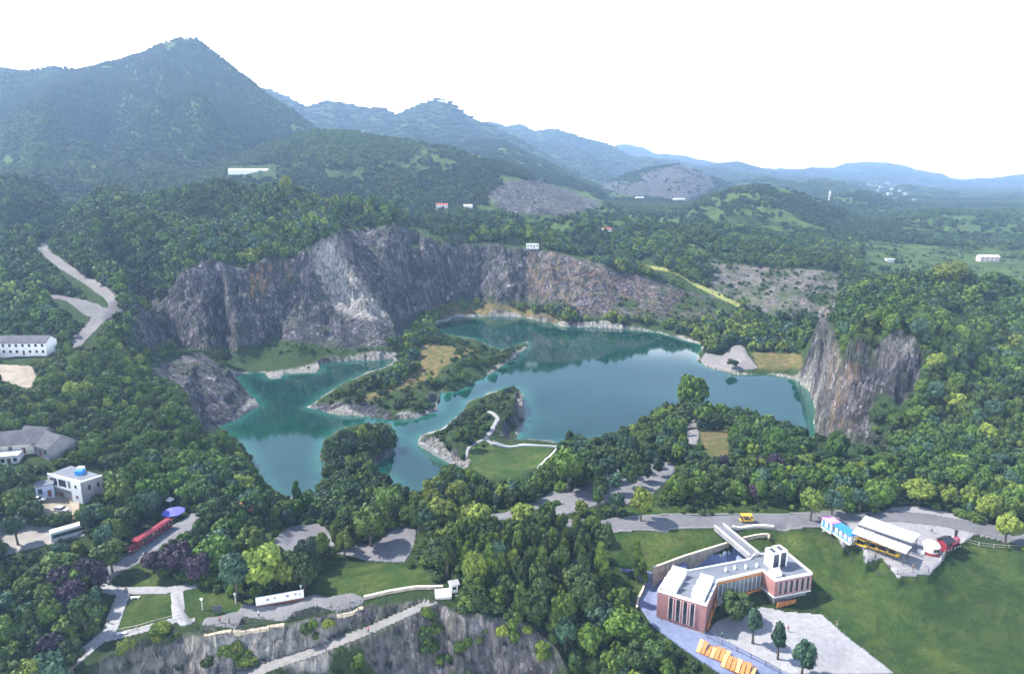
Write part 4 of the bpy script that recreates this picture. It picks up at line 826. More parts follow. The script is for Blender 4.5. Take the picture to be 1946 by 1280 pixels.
lw = hgt(x, y, G_); un = fbm(x, y, 9, 3, 19)
for k in range(len(x)):
    if lw[k] > .6 and un[k] > -.02 and project(x[k], y[k], z[k])[0] > 1100: rows2.append((x[k], y[k], z[k], h[k]*.7, h[k]*RNG.uniform(.8, 1.6), int(RNG.choice([0, 2, 2, 4]))))
forest('rough_grass', 'rough tufts of long grass and weeds on the slopes round the brick building', rows2, NM); bpy.data.objects['rough_grass']['category'] = 'grass'
FN = ['dark', 'mid', 'yel', 'grey']; FM = [m for n_ in FN for m in KF[n_]]
rows = []
x, y, z, h, q = scatter(330, 900, 5.2, 5.0, 9.0, .9); wn_ = fbm(x, y, 90, 3, 77)
for k in range(len(x)):
    r_ = RNG.random()+wn_[k]*.8; sun_side = 1 if (x[k]/y[k] > .0 and z[k] < 60) else 0
    ki = 0 if r_ < .42-.12*sun_side else (1 if r_ < .84-.1*sun_side else (2 if r_ > (1.12-.1*sun_side) else 3)); ch = h[k]*.5
    rows.append((x[k], y[k], z[k]+h[k]-ch*1.1, ch*1.1, h[k]*RNG.uniform(.42, .6), ki*2+int(RNG.integers(0, 2))))
uu_, vv_ = project(x, y, z); 
for k in range(len(x)):
    if 800 < uu_[k] < 1420 and 540 < vv_[k] < 645 and RNG.random() < .45: r = rows[k]; rows[k] = (*r[:5], 4+int(RNG.integers(0, 2)))
for k in range(26):
    px, py, pz = hit(625+k*6.5+RNG.uniform(-8, 8), 398+RNG.uniform(-8, 14)+k*.6); hh = RNG.uniform(12, 19); rows.append((px, py, pz+hh*.5, hh*.5, hh*.3, int(RNG.choice([4, 6, 2, 3]))))
x, y, z, h, q = scatter(330, 900, 4.2, 1.0, 3.0, 1.3, dens=.7)
for k in range(len(x)): rows.append((x[k], y[k], z[k]+h[k]*.3, h[k]*.7, h[k]*.8, (0 if q[k] < .3 else 2)+int(RNG.integers(0, 2))))
forest('forest', 'dense green forest over the hills round the quarry lake', rows, FM)
rows = []
x, y, z, h, q = scatter(900, 2700, 7.4, 4, 7.5, .9)
for k in range(len(x)):
    ch = h[k]*.6; kk_ = 2 if (fbm(x[k:k+1], y[k:k+1], 260, 3, 66)[0]+RNG.uniform(-.25, .25) > .05) else int(RNG.integers(0, 2))
    rows.append((x[k], y[k], z[k]+h[k]-ch*1.1, ch*1.2, h[k]*RNG.uniform(.7, 1.0), kk_))
forest('mountain_forest', 'blue-green forest covering the near mountain and the valley hills', rows, KM)
rows = []
x, y, z, h, q = scatter(2700, 9000, 27, 7, 12, .9)
for k in range(len(x)):
    if RNG.random() < .25 and y[k] > 2700 and fbm(x[k:k+1], y[k:k+1], 400, 2, 8)[0] > .05: continue
    rows.append((x[k], y[k], z[k]-1, h[k]*1.1, RNG.uniform(14, 24), int(RNG.integers(0, 3))))
forest('distant_forest', 'hazy woods on the farthest mountain ridges', rows, KC)
print('TREES', len(TR), len(single), [len(o.data.vertices) for o in bpy.data.objects if o.get('kind') == 'stuff' and o.type == 'MESH'])

# ------------------------------------------------------------------ things built by hand
M_BRICK, t, b = nmat('red_brick'); v = geo(t)
br = N(t, 'ShaderNodeTexBrick'); br.inputs['Scale'].default_value = 3; br.inputs['Color1'].default_value = (.31, .115, .115, 1); br.inputs['Color2'].default_value = (.38, .17, .17, 1); br.inputs['Mortar'].default_value = (.38, .30, .28, 1); br.inputs['Mortar Size'].default_value = .025
mp_ = N(t, 'ShaderNodeMapping'); mp_.inputs['Rotation'].default_value = (math.pi/2, 0, .6); t.links.new(v, mp_.inputs[0]); t.links.new(mp_.outputs[0], br.inputs[0])
t.links.new(mixc(t, .5, br.outputs[0], ramp(t, noise(t, v, .5, 5, .7), (.3, (.55, .5, .5)), (.7, (1.2, 1.15, 1.1))), 'MULTIPLY'), b.inputs['Base Color'])
M_WHT = simple('white_paint', (.78, .78, .77), .6, .06, .5); M_STONE = simple('sandstone', (.40, .34, .26), .9, .35, .8, .2, .4); M_GSTN = simple('grey_stone', (.30, .30, .31), .9, .25, .8, .2, .4)
M_ROOF = simple('grey_roof_membrane', (.15, .165, .20), .8, .18, .35); M_GLASS = simple('dark_glass', (.03, .04, .055), .08, .2, .6, .9); M_GLZ = simple('grey_blue_glass', (.16, .20, .26), .12, .35, .35, .8); M_TIMB = simple('orange_timber', (.50, .20, .06), .6, .3, 1.5)
M_TIMD = simple('brown_timber', (.16, .07, .04), .7, .3, 1.5); M_TILE = simple('dark_grey_tiles', (.085, .085, .10), .85, .35, .5, .2, .5); M_CREAM = simple('cream_render', (.62, .58, .50), .8, .15, .4); M_GREYW = simple('grey_render', (.25, .25, .27), .85, .25, .4)
M_RED = simple('red_paint', (.24, .025, .04), .4, .2, 1, .5); M_BLK = simple('black_paint', (.02, .02, .025), .4, .2, 1, .5); M_YEL = simple('yellow_paint', (.72, .42, .03), .4, .12, 1, .5); M_BLUE = simple('blue_paint', (.03, .22, .62), .4, .1, 1, .5)
M_PINK = simple('pink_paint', (.72, .30, .58), .5, .1, 1, .4); M_UMB = simple('violet_blue_canvas', (.14, .14, .60), .8, .08, 1); M_METR = simple('pale_metal_roof', (.50, .51, .53), .5, .14, .5, .4); M_GRAYD = simple('dark_metal', (.07, .07, .08), .5, .2, 1, .4)
M_TYRE = simple('tyre_rubber', (.02, .02, .02), .9, .1, 2); M_RTILE = simple('red_roof', (.36, .10, .09), .7, .25, .7); M_SKIN = simple('skin', (.45, .28, .20), .6, .05, 2); M_HAIR = simple('black_hair', (.015, .012, .012), .6, .1, 2)
class MB:
    def __init__(s): s.V = []; s.F = []
    def add(s, V, Fc):
        o = len(s.V); s.V.extend(V); s.F.extend([tuple(i+o for i in f) for f in Fc]); return s
    def box(s, x0, x1, y0, y1, z0, z1):
        V = [(x, y, z) for z in (z0, z1) for x, y in ((x0, y0), (x1, y0), (x1, y1), (x0, y1))]
        return s.add(V, [(3, 2, 1, 0), (4, 5, 6, 7), (0, 1, 5, 4), (1, 2, 6, 5), (2, 3, 7, 6), (3, 0, 4, 7)])
    def bar(s, p, q, w, h=None):
        p = Vector(p); q = Vector(q); d = (q-p).normalized(); h = h or w; r = d.cross(Vector((0, 0, 1)))
        r = Vector((1, 0, 0)) if r.length < 1e-3 else r.normalized(); u = r.cross(d)
        V = [tuple(c+r*a*w/2+u*b*h/2) for c in (p, q) for a, b in ((-1, -1), (1, -1), (1, 1), (-1, 1))]
        return s.add(V, [(3, 2, 1, 0), (4, 5, 6, 7), (0, 1, 5, 4), (1, 2, 6, 5), (2, 3, 7, 6), (3, 0, 4, 7)])
    def prism(s, poly, z0, z1):
        n = len(poly); a = sum(poly[i-1][0]*poly[i][1]-poly[i][0]*poly[i-1][1] for i in range(n))
        if a < 0: poly = poly[::-1]
        V = [(p[0], p[1], z0) for p in poly]+[(p[0], p[1], z1) for p in poly]
        tr = tessellate_polygon([[Vector((p[0], p[1], 0)) for p in poly]])
        Fc = [(i, (i+1) % n, (i+1) % n+n, i+n) for i in range(n)]
        for q in tr:
            c = (Vector(poly[q[1]])-Vector(poly[q[0]])).cross(Vector(poly[q[2]])-Vector(poly[q[0]])) if False else ((poly[q[1]][0]-poly[q[0]][0])*(poly[q[2]][1]-poly[q[0]][1])-(poly[q[1]][1]-poly[q[0]][1])*(poly[q[2]][0]-poly[q[0]][0]))
            q = q if c > 0 else (q[0], q[2], q[1]); Fc.append(tuple(i+n for i in q)); Fc.append((q[2], q[1], q[0]))
        return s.add(V, Fc)
    def wall(s, p, q, f0, f1, z0, z1, out, th):
        """box lying on the wall from p to q (2d, outside to the right), proud by out"""
        p = Vector(p[:2]); q = Vector(q[:2]); d = q-p; n = Vector((d.y, -d.x)).normalized(); a = p+d*f0; c = p+d*f1
        return s.prism([tuple(a+n*out), tuple(c+n*out), tuple(c+n*(out-th)), tuple(a+n*(out-th))], z0, z1)
    def cyl(s, c, r, z0, z1, n=14, r1=None):
        r1 = r if r1 is None else r1
        V = [(c[0]+r*math.cos(k*2*math.pi/n), c[1]+r*math.sin(k*2*math.pi/n), z0) for k in range(n)]+[(c[0]+r1*math.cos(k*2*math.pi/n), c[1]+r1*math.sin(k*2*math.pi/n), z1) for k in range(n)]
        return s.add(V, [(k, (k+1) % n, (k+1) % n+n, k+n) for k in range(n)]+[tuple(range(n))[::-1], tuple(range(n, 2*n))])
    def xcyl(s, x0, x1, y, z, r, n=12, ax='x'):
        V = []
        for x in (x0, x1):
            for k in range(n):
                a, b = r*math.cos(k*2*math.pi/n), r*math.sin(k*2*math.pi/n); V.append((x, y+a, z+b) if ax == 'x' else (y+a, x, z+b))
        Fc = [(k, (k+1) % n, (k+1) % n+n, k+n) for k in range(n)]+[tuple(range(n))[::-1], tuple(range(n, 2*n))]
        return s.add(V, Fc)
    def gable(s, x0, x1, y0, y1, z0, z1, ov=.4, th=.15):
        """pitched roof, ridge along x"""
        ym = (y0+y1)/2
        for sg, ya in ((1, y0-ov), (-1, y1+ov)):
            V = [(x0-ov, ya, z0-ov*.4), (x1+ov, ya, z0-ov*.4), (x1+ov, ym, z1), (x0-ov, ym, z1)]; V += [(a, b_, c-th) for a, b_, c in V]
            s.add(V, [(0, 1, 2, 3), (7, 6, 5, 4), (0, 4, 5, 1), (1, 5, 6, 2), (2, 6, 7, 3), (3, 7, 4, 0)] if sg > 0 else [(3, 2, 1, 0), (4, 5, 6, 7), (1, 5, 4, 0), (2, 6, 5, 1), (3, 7, 6, 2), (0, 4, 7, 3)])
        return s
    def gwalls(s, x0, x1, y0, y1, z0, z1):
        """the triangular gable ends"""
        ym = (y0+y1)/2
        for x in (x0, x1-.2): s.add([(x, y0, z0), (x, y1, z0), (x, ym, z1), (x+.2, y0, z0), (x+.2, y1, z0), (x+.2, ym, z1)], [(0, 1, 2), (5, 4, 3), (0, 3, 4, 1), (1, 4, 5, 2), (2, 5, 3, 0)])
        return s
    def build(s, name, mat, parent=None, off=None):
        V = s.V if off is None else [(a-off[0], b_-off[1], c-off[2]) for a, b_, c in s.V]
        me = bpy.data.meshes.new(name); me.from_pydata(V, [], s.F); me.materials.append(mat)
        bm = bmesh.new(); bm.from_mesh(me); bmesh.ops.recalc_face_normals(bm, faces=bm.faces); bm.to_mesh(me); bm.free(); me.update()
        return mkobj(name, me, parent)
def G(u, v):
    p = hit(u, v); return Vector(p)
# ---- the brick building
ZR, ZB = 21.4, 13.4
RF = [P(u, v, z=ZR)[:2] for u, v in [(1250,1121),(1343,1149),(1364,1103),(1450,1083),(1474,1102),(1544,1089),(1499,1052),(1434,1052),(1424,1062),(1308,1084),(1278,1079)]]
cx = sum(p[0] for p in RF)/len(RF); cy = sum(p[1] for p in RF)/len(RF); OFF = (cx, cy, ZB)
bl_ = empty('brick_building', OFF); tag(bl_, 'flat-roofed red brick building with white skylights and a bridge to the road', 'building')
def shrink(poly, d):
    n = len(poly); out = []; ar = sum(poly[i-1][0]*poly[i][1]-poly[i][0]*poly[i-1][1] for i in range(n)); sg = 1 if ar > 0 else -1
    for i in range(n):
        p0, p1, p2 = Vector(poly[i-1]), Vector(poly[i]), Vector(poly[(i+1) % n]); a = (p1-p0).normalized(); c = (p2-p1).normalized()
        n1 = Vector((-a.y, a.x))*sg; n2 = Vector((-c.y, c.x))*sg; m = (n1+n2); m = m/max(m.dot(n1), .3); out.append(tuple(p1+m*d))
    return out
bk = MB(); bk.prism([RF[0], RF[1], RF[2], RF[9], RF[10]], ZB+.35, ZR-.35); bk.prism([RF[3], RF[4], RF[5], RF[6], RF[7]], ZB+3.2, ZR-.352); bk.build('wall', M_BRICK, bl_, OFF)
core = MB(); inn = [RF[2], RF[3], RF[7], RF[8], RF[9]]; core.prism(shrink(inn, .35), ZB-.5, ZR-.36); core.build('hall_wall', M_GREYW, bl_, OFF)
sb = MB(); sb.prism(shrink([RF[3], RF[4], RF[5], RF[6], RF[7]], .7), ZB-1, ZB+3.2); sb.prism(shrink([RF[0], RF[1], RF[2], RF[9], RF[10]], -.12), ZB-1, ZB+.35); sb.build('stone_base', M_GSTN, bl_, OFF)
MB().prism(shrink(RF, .25), ZR-.35, ZR-.12).build('roof', M_ROOF, bl_, OFF)
pp = MB()
for i in range(len(RF)):
    p, q = RF[i], RF[(i+1) % len(RF)]; pp.wall(p, q, 0, 1, ZR-.35, ZR+.28, .08, .36)
pp.wall(RF[3], RF[4], -.01, 1.01, ZB+3.0, ZB+3.35, .14, .5); pp.wall(RF[4], RF[5], 0, 1, ZB+3.0, ZB+3.35, .14, .5)
pp.build('parapet', M_WHT, bl_, OFF)
for p, q, fs, hw, z0 in ((RF[0], RF[1], (.29, .44, .585, .73), .037, 1.3), (RF[4], RF[5], (.14, .29, .44, .59, .74, .89), .042, 3.9)):
    for f in fs:
        wn = MB().wall(p, q, f-hw, f+hw, ZB+z0, ZR-.95, .05, .3).build('window', M_GLASS, bl_, OFF)
        fr = MB(); fr.wall(p, q, f+hw, f+hw+.022, ZB+z0-.1, ZR-.8, .22, .4).wall(p, q, f-hw-.022, f-hw, ZB+z0-.1, ZR-.8, .22, .4); o = fr.build('frame', simple('pink_stone', (.50, .36, .36), .8, .1) if 'pink_stone' not in bpy.data.materials else bpy.data.materials['pink_stone'], None, OFF); o.parent = wn
gl = MB().wall(RF[2], RF[3], .02, .98, ZB+3.0, ZR-1.0, -.12, .2).build('glass_wall', M_GLZ, bl_, OFF)
mu = MB()
for k in range(11): mu.wall(RF[2], RF[3], .02+k*.094, .035+k*.094, ZB+2.8, ZR-.8, .02, .25)
mu.build('mullion', M_CREAM, bl_, OFF)
MB().wall(RF[2], RF[3], 0, 1, ZR-1.1, ZR-.40, .10, .5).wall(RF[2], RF[3], .5, 1, ZB+2.0, ZB+2.9, .3, .6).build('timber_band', M_TIMB, bl_, OFF)
tb = MB()
for k in range(3): tb.wall(RF[1], RF[2], .12+k*.28, .34+k*.28, ZB+.4+k*.9, ZB+2.3+k*.9, .5, .3)
tb.build('timber_stair', M_TIMB, bl_, OFF); MB().wall(RF[4], RF[5], .05, .55, ZB+.3, ZB+2.1, .9, .2).build('timber_screen', M_TIMB, bl_, OFF)
def rel(a, c, f, g):   # point in the west wing: a along the front, c towards the back
    A0, B0 = Vector(RF[0]), Vector(RF[1]); C0, D0 = Vector(RF[10]), Vector(RF[2]); p = A0.lerp(B0, f); q = C0.lerp(D0, f); return p.lerp(q, g)
for f0, f1, g0, n in ((.04, .36, .10, 3), (.66, .93, .10, 3)):
    for k in range(n):
        a0 = rel(0, 0, f0, g0+k*.27); a1 = rel(0, 0, f1, g0+k*.27); a2 = rel(0, 0, f1, g0+k*.27+.215); a3 = rel(0, 0, f0, g0+k*.27+.215); z = ZR-.12
        V = [(*a0, z), (*a1, z), (*a2, z), (*a3, z), (*a0, z+.9), (*a1, z+.9), (*a2, z+2.0), (*a3, z+2.0)]
        MB().add(V, [(3, 2, 1, 0), (4, 5, 6, 7), (0, 1, 5, 4), (1, 2, 6, 5), (2, 3, 7, 6), (3, 0, 4, 7)]).build('skylight', M_WHT, bl_, OFF)
e0 = Vector(RF[4]); ex = (Vector(RF[5])-e0).normalized(); ey = (Vector(RF[3])-e0).normalized()
def blk(u, v): return e0+ex*u+ey*v
sk2 = MB()
a0, a1, a2, a3 = blk(.6, 1.0), blk(2.6, 1.0), blk(2.6, 3.4), blk(.6, 3.4); m0 = (Vector(a0)+Vector(a3))/2; m1 = (Vector(a1)+Vector(a2))/2; z = ZR-.12
sk2.add([(*a0, z), (*a1, z), (*a2, z), (*a3, z), (*a0, z+1), (*a1, z+1), (*a2, z+1), (*a3, z+1), (*m0, z+2.1), (*m1, z+2.1)], [(3, 2, 1, 0), (0, 1, 5, 4), (2, 3, 7, 6), (4, 5, 9, 8), (6, 7, 8, 9), (1, 2, 6, 9, 5), (3, 0, 4, 8, 7)])
sk2.build('skylight', M_WHT, bl_, OFF)
for k, (uu, vv_) in enumerate(((2.6, 4.6), (5.0, 4.9))):
    q = [blk(uu, vv_), blk(uu+2.0, vv_), blk(uu+2.0, vv_+2.8), blk(uu, vv_+2.8)]
    tw = MB().prism([tuple(x) for x in shrink([tuple(x) for x in q], .12)], ZR-.12, ZR+4.1).build('light_tower', M_GLZ if False else M_GLASS, bl_, OFF)
    fr = MB()
    for x in q: fr.prism([(x[0]-.16, x[1]-.16), (x[0]+.16, x[1]-.16), (x[0]+.16, x[1]+.16), (x[0]-.16, x[1]+.16)], ZR-.12, ZR+4.2)
    for i in (1, 3): fr.wall(tuple(q[i]), tuple(q[(i+1) % 4]), 0, 1, ZR-.12, ZR+4.2, .1, .2)
    for i in range(4): fr.wall(tuple(q[i]), tuple(q[(i+1) % 4]), 0, 1, ZR+4.0, ZR+4.45, .12, .34)
    o = fr.build('frame', M_WHT, None, OFF); o.parent = tw
for u, v in ((1379,1084),(1396,1080),(1417,1078),(1438,1075),(1470,1050)):
    c = P(u, v, z=ZR); MB().cyl(c[:2], .32, ZR-.12, ZR+.5).cyl(c[:2], .34, ZR+.5, ZR+1.0, r1=.08).build('roof_vent', M_WHT, bl_, OFF)
# ---- bridge from the road to the roof
pa = Vector(P(1366, 1002, z=22.1)); pb = Vector(P(1433, 1058, z=21.4)); wid = 1.45; fb = empty('footbridge', tuple(pa)); tag(fb, 'narrow footbridge with white-topped parapets from the road to the brick building roof', 'bridge')
nn_ = Vector((-(pb-pa).y, (pb-pa).x, 0)).normalized()
MB().bar(pa, pb, wid*2-.3, .3).build('deck', M_ROOF, fb, tuple(pa))
for sg in (-1, 1):
    MB().bar(pa+nn_*sg*wid+Vector((0, 0, .2)), pb+nn_*sg*wid+Vector((0, 0, .2)), .3, 1.5).build('parapet', M_GREYW, fb, tuple(pa))
    MB().bar(pa+nn_*sg*wid+Vector((0, 0, 1.03)), pb+nn_*sg*wid+Vector((0, 0, 1.03)), .42, .16).build('coping', M_WHT, fb, tuple(pa))
# ---- walls that follow points of the ground
def groundwall(name, uvs, h, th, mat, label, cat='wall', cap=None, z=None, drop=1.0, step=2.0):
    pts_ = [Vector(P(u, v, z=z) if z is not None else hit(u, v)) for u, v in uvs]; o0 = tuple(pts_[0]); r = empty(name, o0); tag(r, label, cat); w_ = MB(); c_ = MB()
    for i in range(len(pts_)-1):
        n = max(1, int((pts_[i+1]-pts_[i]).length/step))
        for k in range(n):
            a = pts_[i].lerp(pts_[i+1], k/n); c = pts_[i].lerp(pts_[i+1], (k+1)/n)
            if z is None: a.z = float(hgt(a.x, a.y)); c.z = float(hgt(c.x, c.y))
            w_.bar(a+Vector((0, 0, (h-drop)/2)), c+Vector((0, 0, (h-drop)/2)), th, h+drop)
            if cap: c_.bar(a+Vector((0, 0, h+.06)), c+Vector((0, 0, h+.06)), th+.12, .14)
    w_.build('masonry', mat, r, o0)
    if cap: c_.build('coping', cap, r, o0)
    return r
groundwall('retaining_wall', [(1241,1082),(1300,1060),(1384,1034)], .7, .5, M_STONE, 'long straight sandstone retaining wall sloping up behind the brick building', cap=simple('pale_coping', (.52, .46, .36), .8, .1), z=19.6, drop=6)
groundwall('retaining_wall', [(1412,1027),(1436,1022),(1460,1020),(1460,1027)], 1.0, .4, M_STONE, 'short sandstone wall on the grass right of the footbridge', cap=bpy.data.materials['pale_coping'])
groundwall('low_wall', [(1226,1106),(1222,1122),(1213,1140),(1210,1158)], .7, .4, M_STONE, 'curved low stone wall at the left edge of the blue-grey museum terrace', cap=bpy.data.materials['pale_coping'])
groundwall('low_wall', [(1392,1003),(1470,1003)], .7, .4, M_CREAM, 'white low wall beside the road right of the footbridge', cap=M_WHT)
groundwall('low_wall', [(692,1138),(740,1127),(790,1119),(842,1118)], .8, .5, M_STONE, 'pale broken stone wall along the quarry rim from the viewing platform', cap=M_CREAM)
groundwall('low_wall', [(1068,849),(1046,868),(1022,890)], .7, .5, M_WHT, 'white wall along the right side of the lakeside lawn')
groundwall('low_wall', [(932,845),(990,848),(1068,850)], .8, .4, M_WHT, 'straight white wall along the water side of the lakeside lawn')
groundwall('stone_revetment', [(797,845),(830,862),(852,874),(885,889)], 1.2, 1.2, M_GSTN, 'curved stone revetment at the left end of the lakeside lawn')
groundwall('retaining_wall', [(384,1206),(450,1198),(540,1186)], .1, .9, M_STONE, 'pale yellow sandstone wall under the left front edge of the viewing platform', drop=2.6, step=1.0)
groundwall('retaining_wall', [(640,1168),(690,1153)], .1, .8, M_STONE, 'pale sandstone wall under the right front edge of the viewing platform', drop=1.8, step=1.0)
groundwall('low_wall', [(1720,1010),(1700,1002)], .5, .3, M_WHT, 'white barrier behind the striped canopy roof')
# ---- railings
def railing(uvs, label, sp=2.2, h=1.15, mat=None, z=None):
    mat = mat or M_GRAYD; pts_ = [Vector(hit(u, v)) for u, v in uvs]; o0 = tuple(pts_[0]); r = empty('railing', o0); tag(r, label, 'railing'); rl = MB(); q = []
    for i in range(len(pts_)-1):
        n = max(1, int((pts_[i+1]-pts_[i]).length/sp))
        for k in range(n+(i == len(pts_)-2)): a = pts_[i].lerp(pts_[i+1], k/n); a.z = float(hgt(a.x, a.y)); q.append(a)
    for a in q: MB().bar(a, a+Vector((0, 0, h+.15)), .12).build('post', mat, r, o0)
    for a, c in zip(q, q[1:]):
        for hh in (.45, h): rl.bar(a+Vector((0, 0, hh)), c+Vector((0, 0, hh)), .06)
    rl.build('rail', mat, r, o0)
railing([(388,1200),(450,1192),(540,1180),(600,1170)], 'dark railing along the front edge of the viewing platform')
railing([(604,1169),(645,1160),(686,1148)], 'dark railing at the right end of the viewing platform')
railing([(1566,1008),(1602,1036),(1642,1064),(1705,1092),(1764,1088)], 'railing round the lower edge of the stall terrace', sp=3)
railing([(1786,1066),(1800,1046),(1832,1030),(1946,1044)], 'railing along the outer kerb from the red engine to the right edge', sp=3, mat=M_CREAM)
railing([(1345,1212),(1400,1238),(1482,1280)], 'dark railing between the blue-grey terrace and the courtyard', sp=2.5)
railing([(210,1206),(260,1196),(340,1174)], 'short railing along the lower side of the walled lawn', sp=3, mat=M_CREAM)
# ---- shelters, stalls and vehicles on the terrace
def frame_at(u, v, u2, v2, z=None):
    a = Vector(P(u, v, z=z)) if z is not None else Vector(hit(u, v)); c = Vector(P(u2, v2, z=z)) if z is not None else Vector(hit(u2, v2)); return a, math.atan2((c-a).y, (c-a).x), (c-a).length
ZT = 22.14
cn = empty('canopy_shelter', tuple(P(1680, 1030, z=ZT))); tag(cn, 'open shelter with two long pale metal roof strips over yellow carts', 'shelter'); oc = tuple(cn.location)
for L, dz in (([(1645,979),(1749,1014.5),(1733,1030),(1631,995)], (.7, .7, 0, 0)), ([(1628,1000),(1733,1038),(1721,1051),(1619,1011)], (0, 0, .6, .6))):
    q = [Vector(P(u, v, z=ZT+3.4+d)) for (u, v), d in zip(L, dz)]; V = [tuple(x) for x in q]+[(x.x, x.y, x.z-.18) for x in q]
    rf = MB().add(V, [(0, 1, 2, 3), (7, 6, 5, 4), (0, 4, 5, 1), (1, 5, 6, 2), (2, 6, 7, 3), (3, 7, 4, 0)]).build('roof_panel', M_METR, cn, oc)
    sm = MB()
    for k in range(1, 12): a = q[0].lerp(q[1], k/12); c = q[3].lerp(q[2], k/12); sm.bar(a+Vector((0, 0, .04)), c+Vector((0, 0, .04)), .08, .07)
    o = sm.build('seam', simple('seam_metal', (.34, .35, .38), .6, .1) if 'seam_metal' not in bpy.data.materials else bpy.data.materials['seam_metal'], None, oc); o.parent = rf
    for k in (0, .33, .66, 1):
        for e in (.12, .88):
            a = q[0].lerp(q[1], .03+k*.94).lerp(q[3].lerp(q[2], .03+k*.94), e); MB().bar((a.x, a.y, ZT-.05), (a.x, a.y, a.z-.15), .16).build('post', M_GRAYD, cn, oc)
MB().bar(Vector(P(1630, 997, z=ZT+3.3)), Vector(P(1734, 1034, z=ZT+3.3)), .5, .2).build('gutter', M_GRAYD, cn, oc)
def wheels(root, xs, ys, r, w_=.22):
    for x in xs:
        for y in ys:
            wl = MB().xcyl(y-w_/2, y+w_/2, x, r, r, 12, 'y').build('wheel', M_TYRE, root); MB().xcyl(y-w_/2-.02, y+w_/2+.02, x, r, r*.5, 10, 'y').build('rim', M_METR, wl)
def cart(pos, rz, label, grp, body=M_YEL):
    r = empty('tour_cart', pos, rz); tag(r, label, 'cart', grp)
    MB().box(-1.8, 1.8, -.75, .75, .35, .75).box(1.2, 1.85, -.75, .75, .75, 1.15).build('body', body, r)
    for x in (-1.3, -.4, .5): MB().box(x-.25, x+.25, -.68, .68, .75, 1.0).box(x-.3, x-.22, -.68, .68, 1.0, 1.5).build('seat', M_BLK, r)
    rr = MB(); rr.box(-1.75, 1.5, -.8, .8, 2.05, 2.17).box(-1.6, 1.35, -.7, .7, 2.17, 2.22); rr.build('roof', body, r)
    pq = MB()
    for x in (-1.65, 0, 1.4):
        for y in (-.7, .7): pq.bar((x, y, .7), (x, y, 2.06), .07)
    pq.build('pillar', M_BLK, r); MB().box(1.38, 1.42, -.68, .68, 1.2, 2.0).build('windscreen', M_GLZ, r); wheels(r, (-1.15, 1.2), (-.72, .72), .3); return r
dn = (Vector(P(1733,1038,z=ZT))-Vector(P(1628,1000,z=ZT))); rzc = math.atan2(dn.y, dn.x)
for k, (u, v) in enumerate(((1634,1036),(1655,1041),(1675,1047),(1694,1054))):
    cart(tuple(P(u, v, z=ZT)), rzc, ('leftmost of the four yellow carts under the striped canopy', 'second yellow cart from the left under the striped canopy', 'third yellow cart from the left under the striped canopy', 'rightmost of the four yellow carts under the striped canopy')[k], 'yellow carts in front of the canopy')
cart(tuple(Vector(hit(1418, 991))+Vector((0, 0, .18))), 0, 'yellow open cart driving alone on the road above the brick building', None)
def stall(u, v, rz, L, W, Hh, roofm, label, front):
    p = P(u, v, z=ZT); r = empty('stall', p, rz); tag(r, label, 'stall')
    MB().box(-L/2, L/2, -W/2, W/2, -.1, Hh).build('wall', M_WHT, r)
    MB().box(-L/2-.25, L/2+.25, -W/2-.35, W/2+.2, Hh, Hh+.18).box(-L/2, L/2, -W/2, W/2, Hh+.18, Hh+.35).build('roof', roofm, r)
    n = max(2, int(L/1.6))
    for k in range(n):
        x = -L/2+(k+.5)*L/n; MB().box(x-.4, x+.4, -W/2-.06, -W/2, 1.0, Hh-.3).build('window', front, r)
    MB().box(-L/2, L/2, -W/2-.4, -W/2-.02, .85, .95).build('counter', M_BLUE, r)
da = Vector(P(1625,1032,z=ZT))-Vector(P(1590,1008,z=ZT)); rzs = math.atan2(da.y, da.x)
stall(1604, 1022, rzs, 6.8, 2.6, 2.7, M_BLUE, 'row stall with a bright blue roof and white front', M_GLZ)
stall(1577, 1006, rzs, 3.8, 2.8, 3.0, M_PINK, 'small stall with a pink roof at the left end of the terrace', M_BLUE)
p = P(1768, 1050, z=ZT); r = empty('kiosk', p, .2); tag(r, 'round white kiosk with a domed roof and a red skirt', 'kiosk')
MB().cyl((0, 0), 1.9, 0, .8, 18).build('skirt', M_RED, r); MB().cyl((0, 0), 1.8, .8, 2.2, 18).build('wall', M_WHT, r)
dm = MB().cyl((0, 0), 2.1, 2.2, 2.5, 18).cyl((0, 0), 2.1, 2.5, 3.0, 18, 1.7).cyl((0, 0), 1.7, 3.0, 3.4, 18, .9).cyl((0, 0), .9, 3.4, 3.6, 18, .1); dm.build('roof', M_WHT, r)
MB().box(-.8, .8, -1.9, -1.75, 1.1, 2.0).build('window', M_GLASS, r)
MB().box(-3.2, -2.0, -.3, 1.0, 0, .9).build('counter', M_WHT, r)
p = P(1802, 1040, z=ZT); r = empty('engine_building', p, .45); tag(r, 'red kiosk shaped like a steam engine with black cab roof and chimney', 'kiosk')
MB().box(-3.3, -.2, -1.3, 1.3, 0, 2.9).build('cab', M_RED, r); MB().gable(-3.3, -.2, -1.3, 1.3, 2.9, 3.6, .3).build('cab_roof', M_BLK, r)
MB().xcyl(-.2, 3.1, 0, 1.75, 1.05, 18).build('boiler', simple('rose_red_paint', (.45, .12, .16), .4, .1), r); MB().box(-.2, 3.4, -1.15, 1.15, .35, .75).build('frame', M_RED, r)
MB().cyl((2.5, 0), .28, 2.6, 4.2, 12, .36).cyl((2.5, 0), .45, 4.2, 4.5, 12).build('chimney', M_BLK, r); MB().cyl((1.2, 0), .35, 2.6, 3.2, 12, .2).build('steam_dome', M_METR, r)
for s_ in (-1.31, 1.27): MB().box(-2.8, -.8, s_, s_+.04, 1.4, 2.4).build('window', M_GLASS, r)
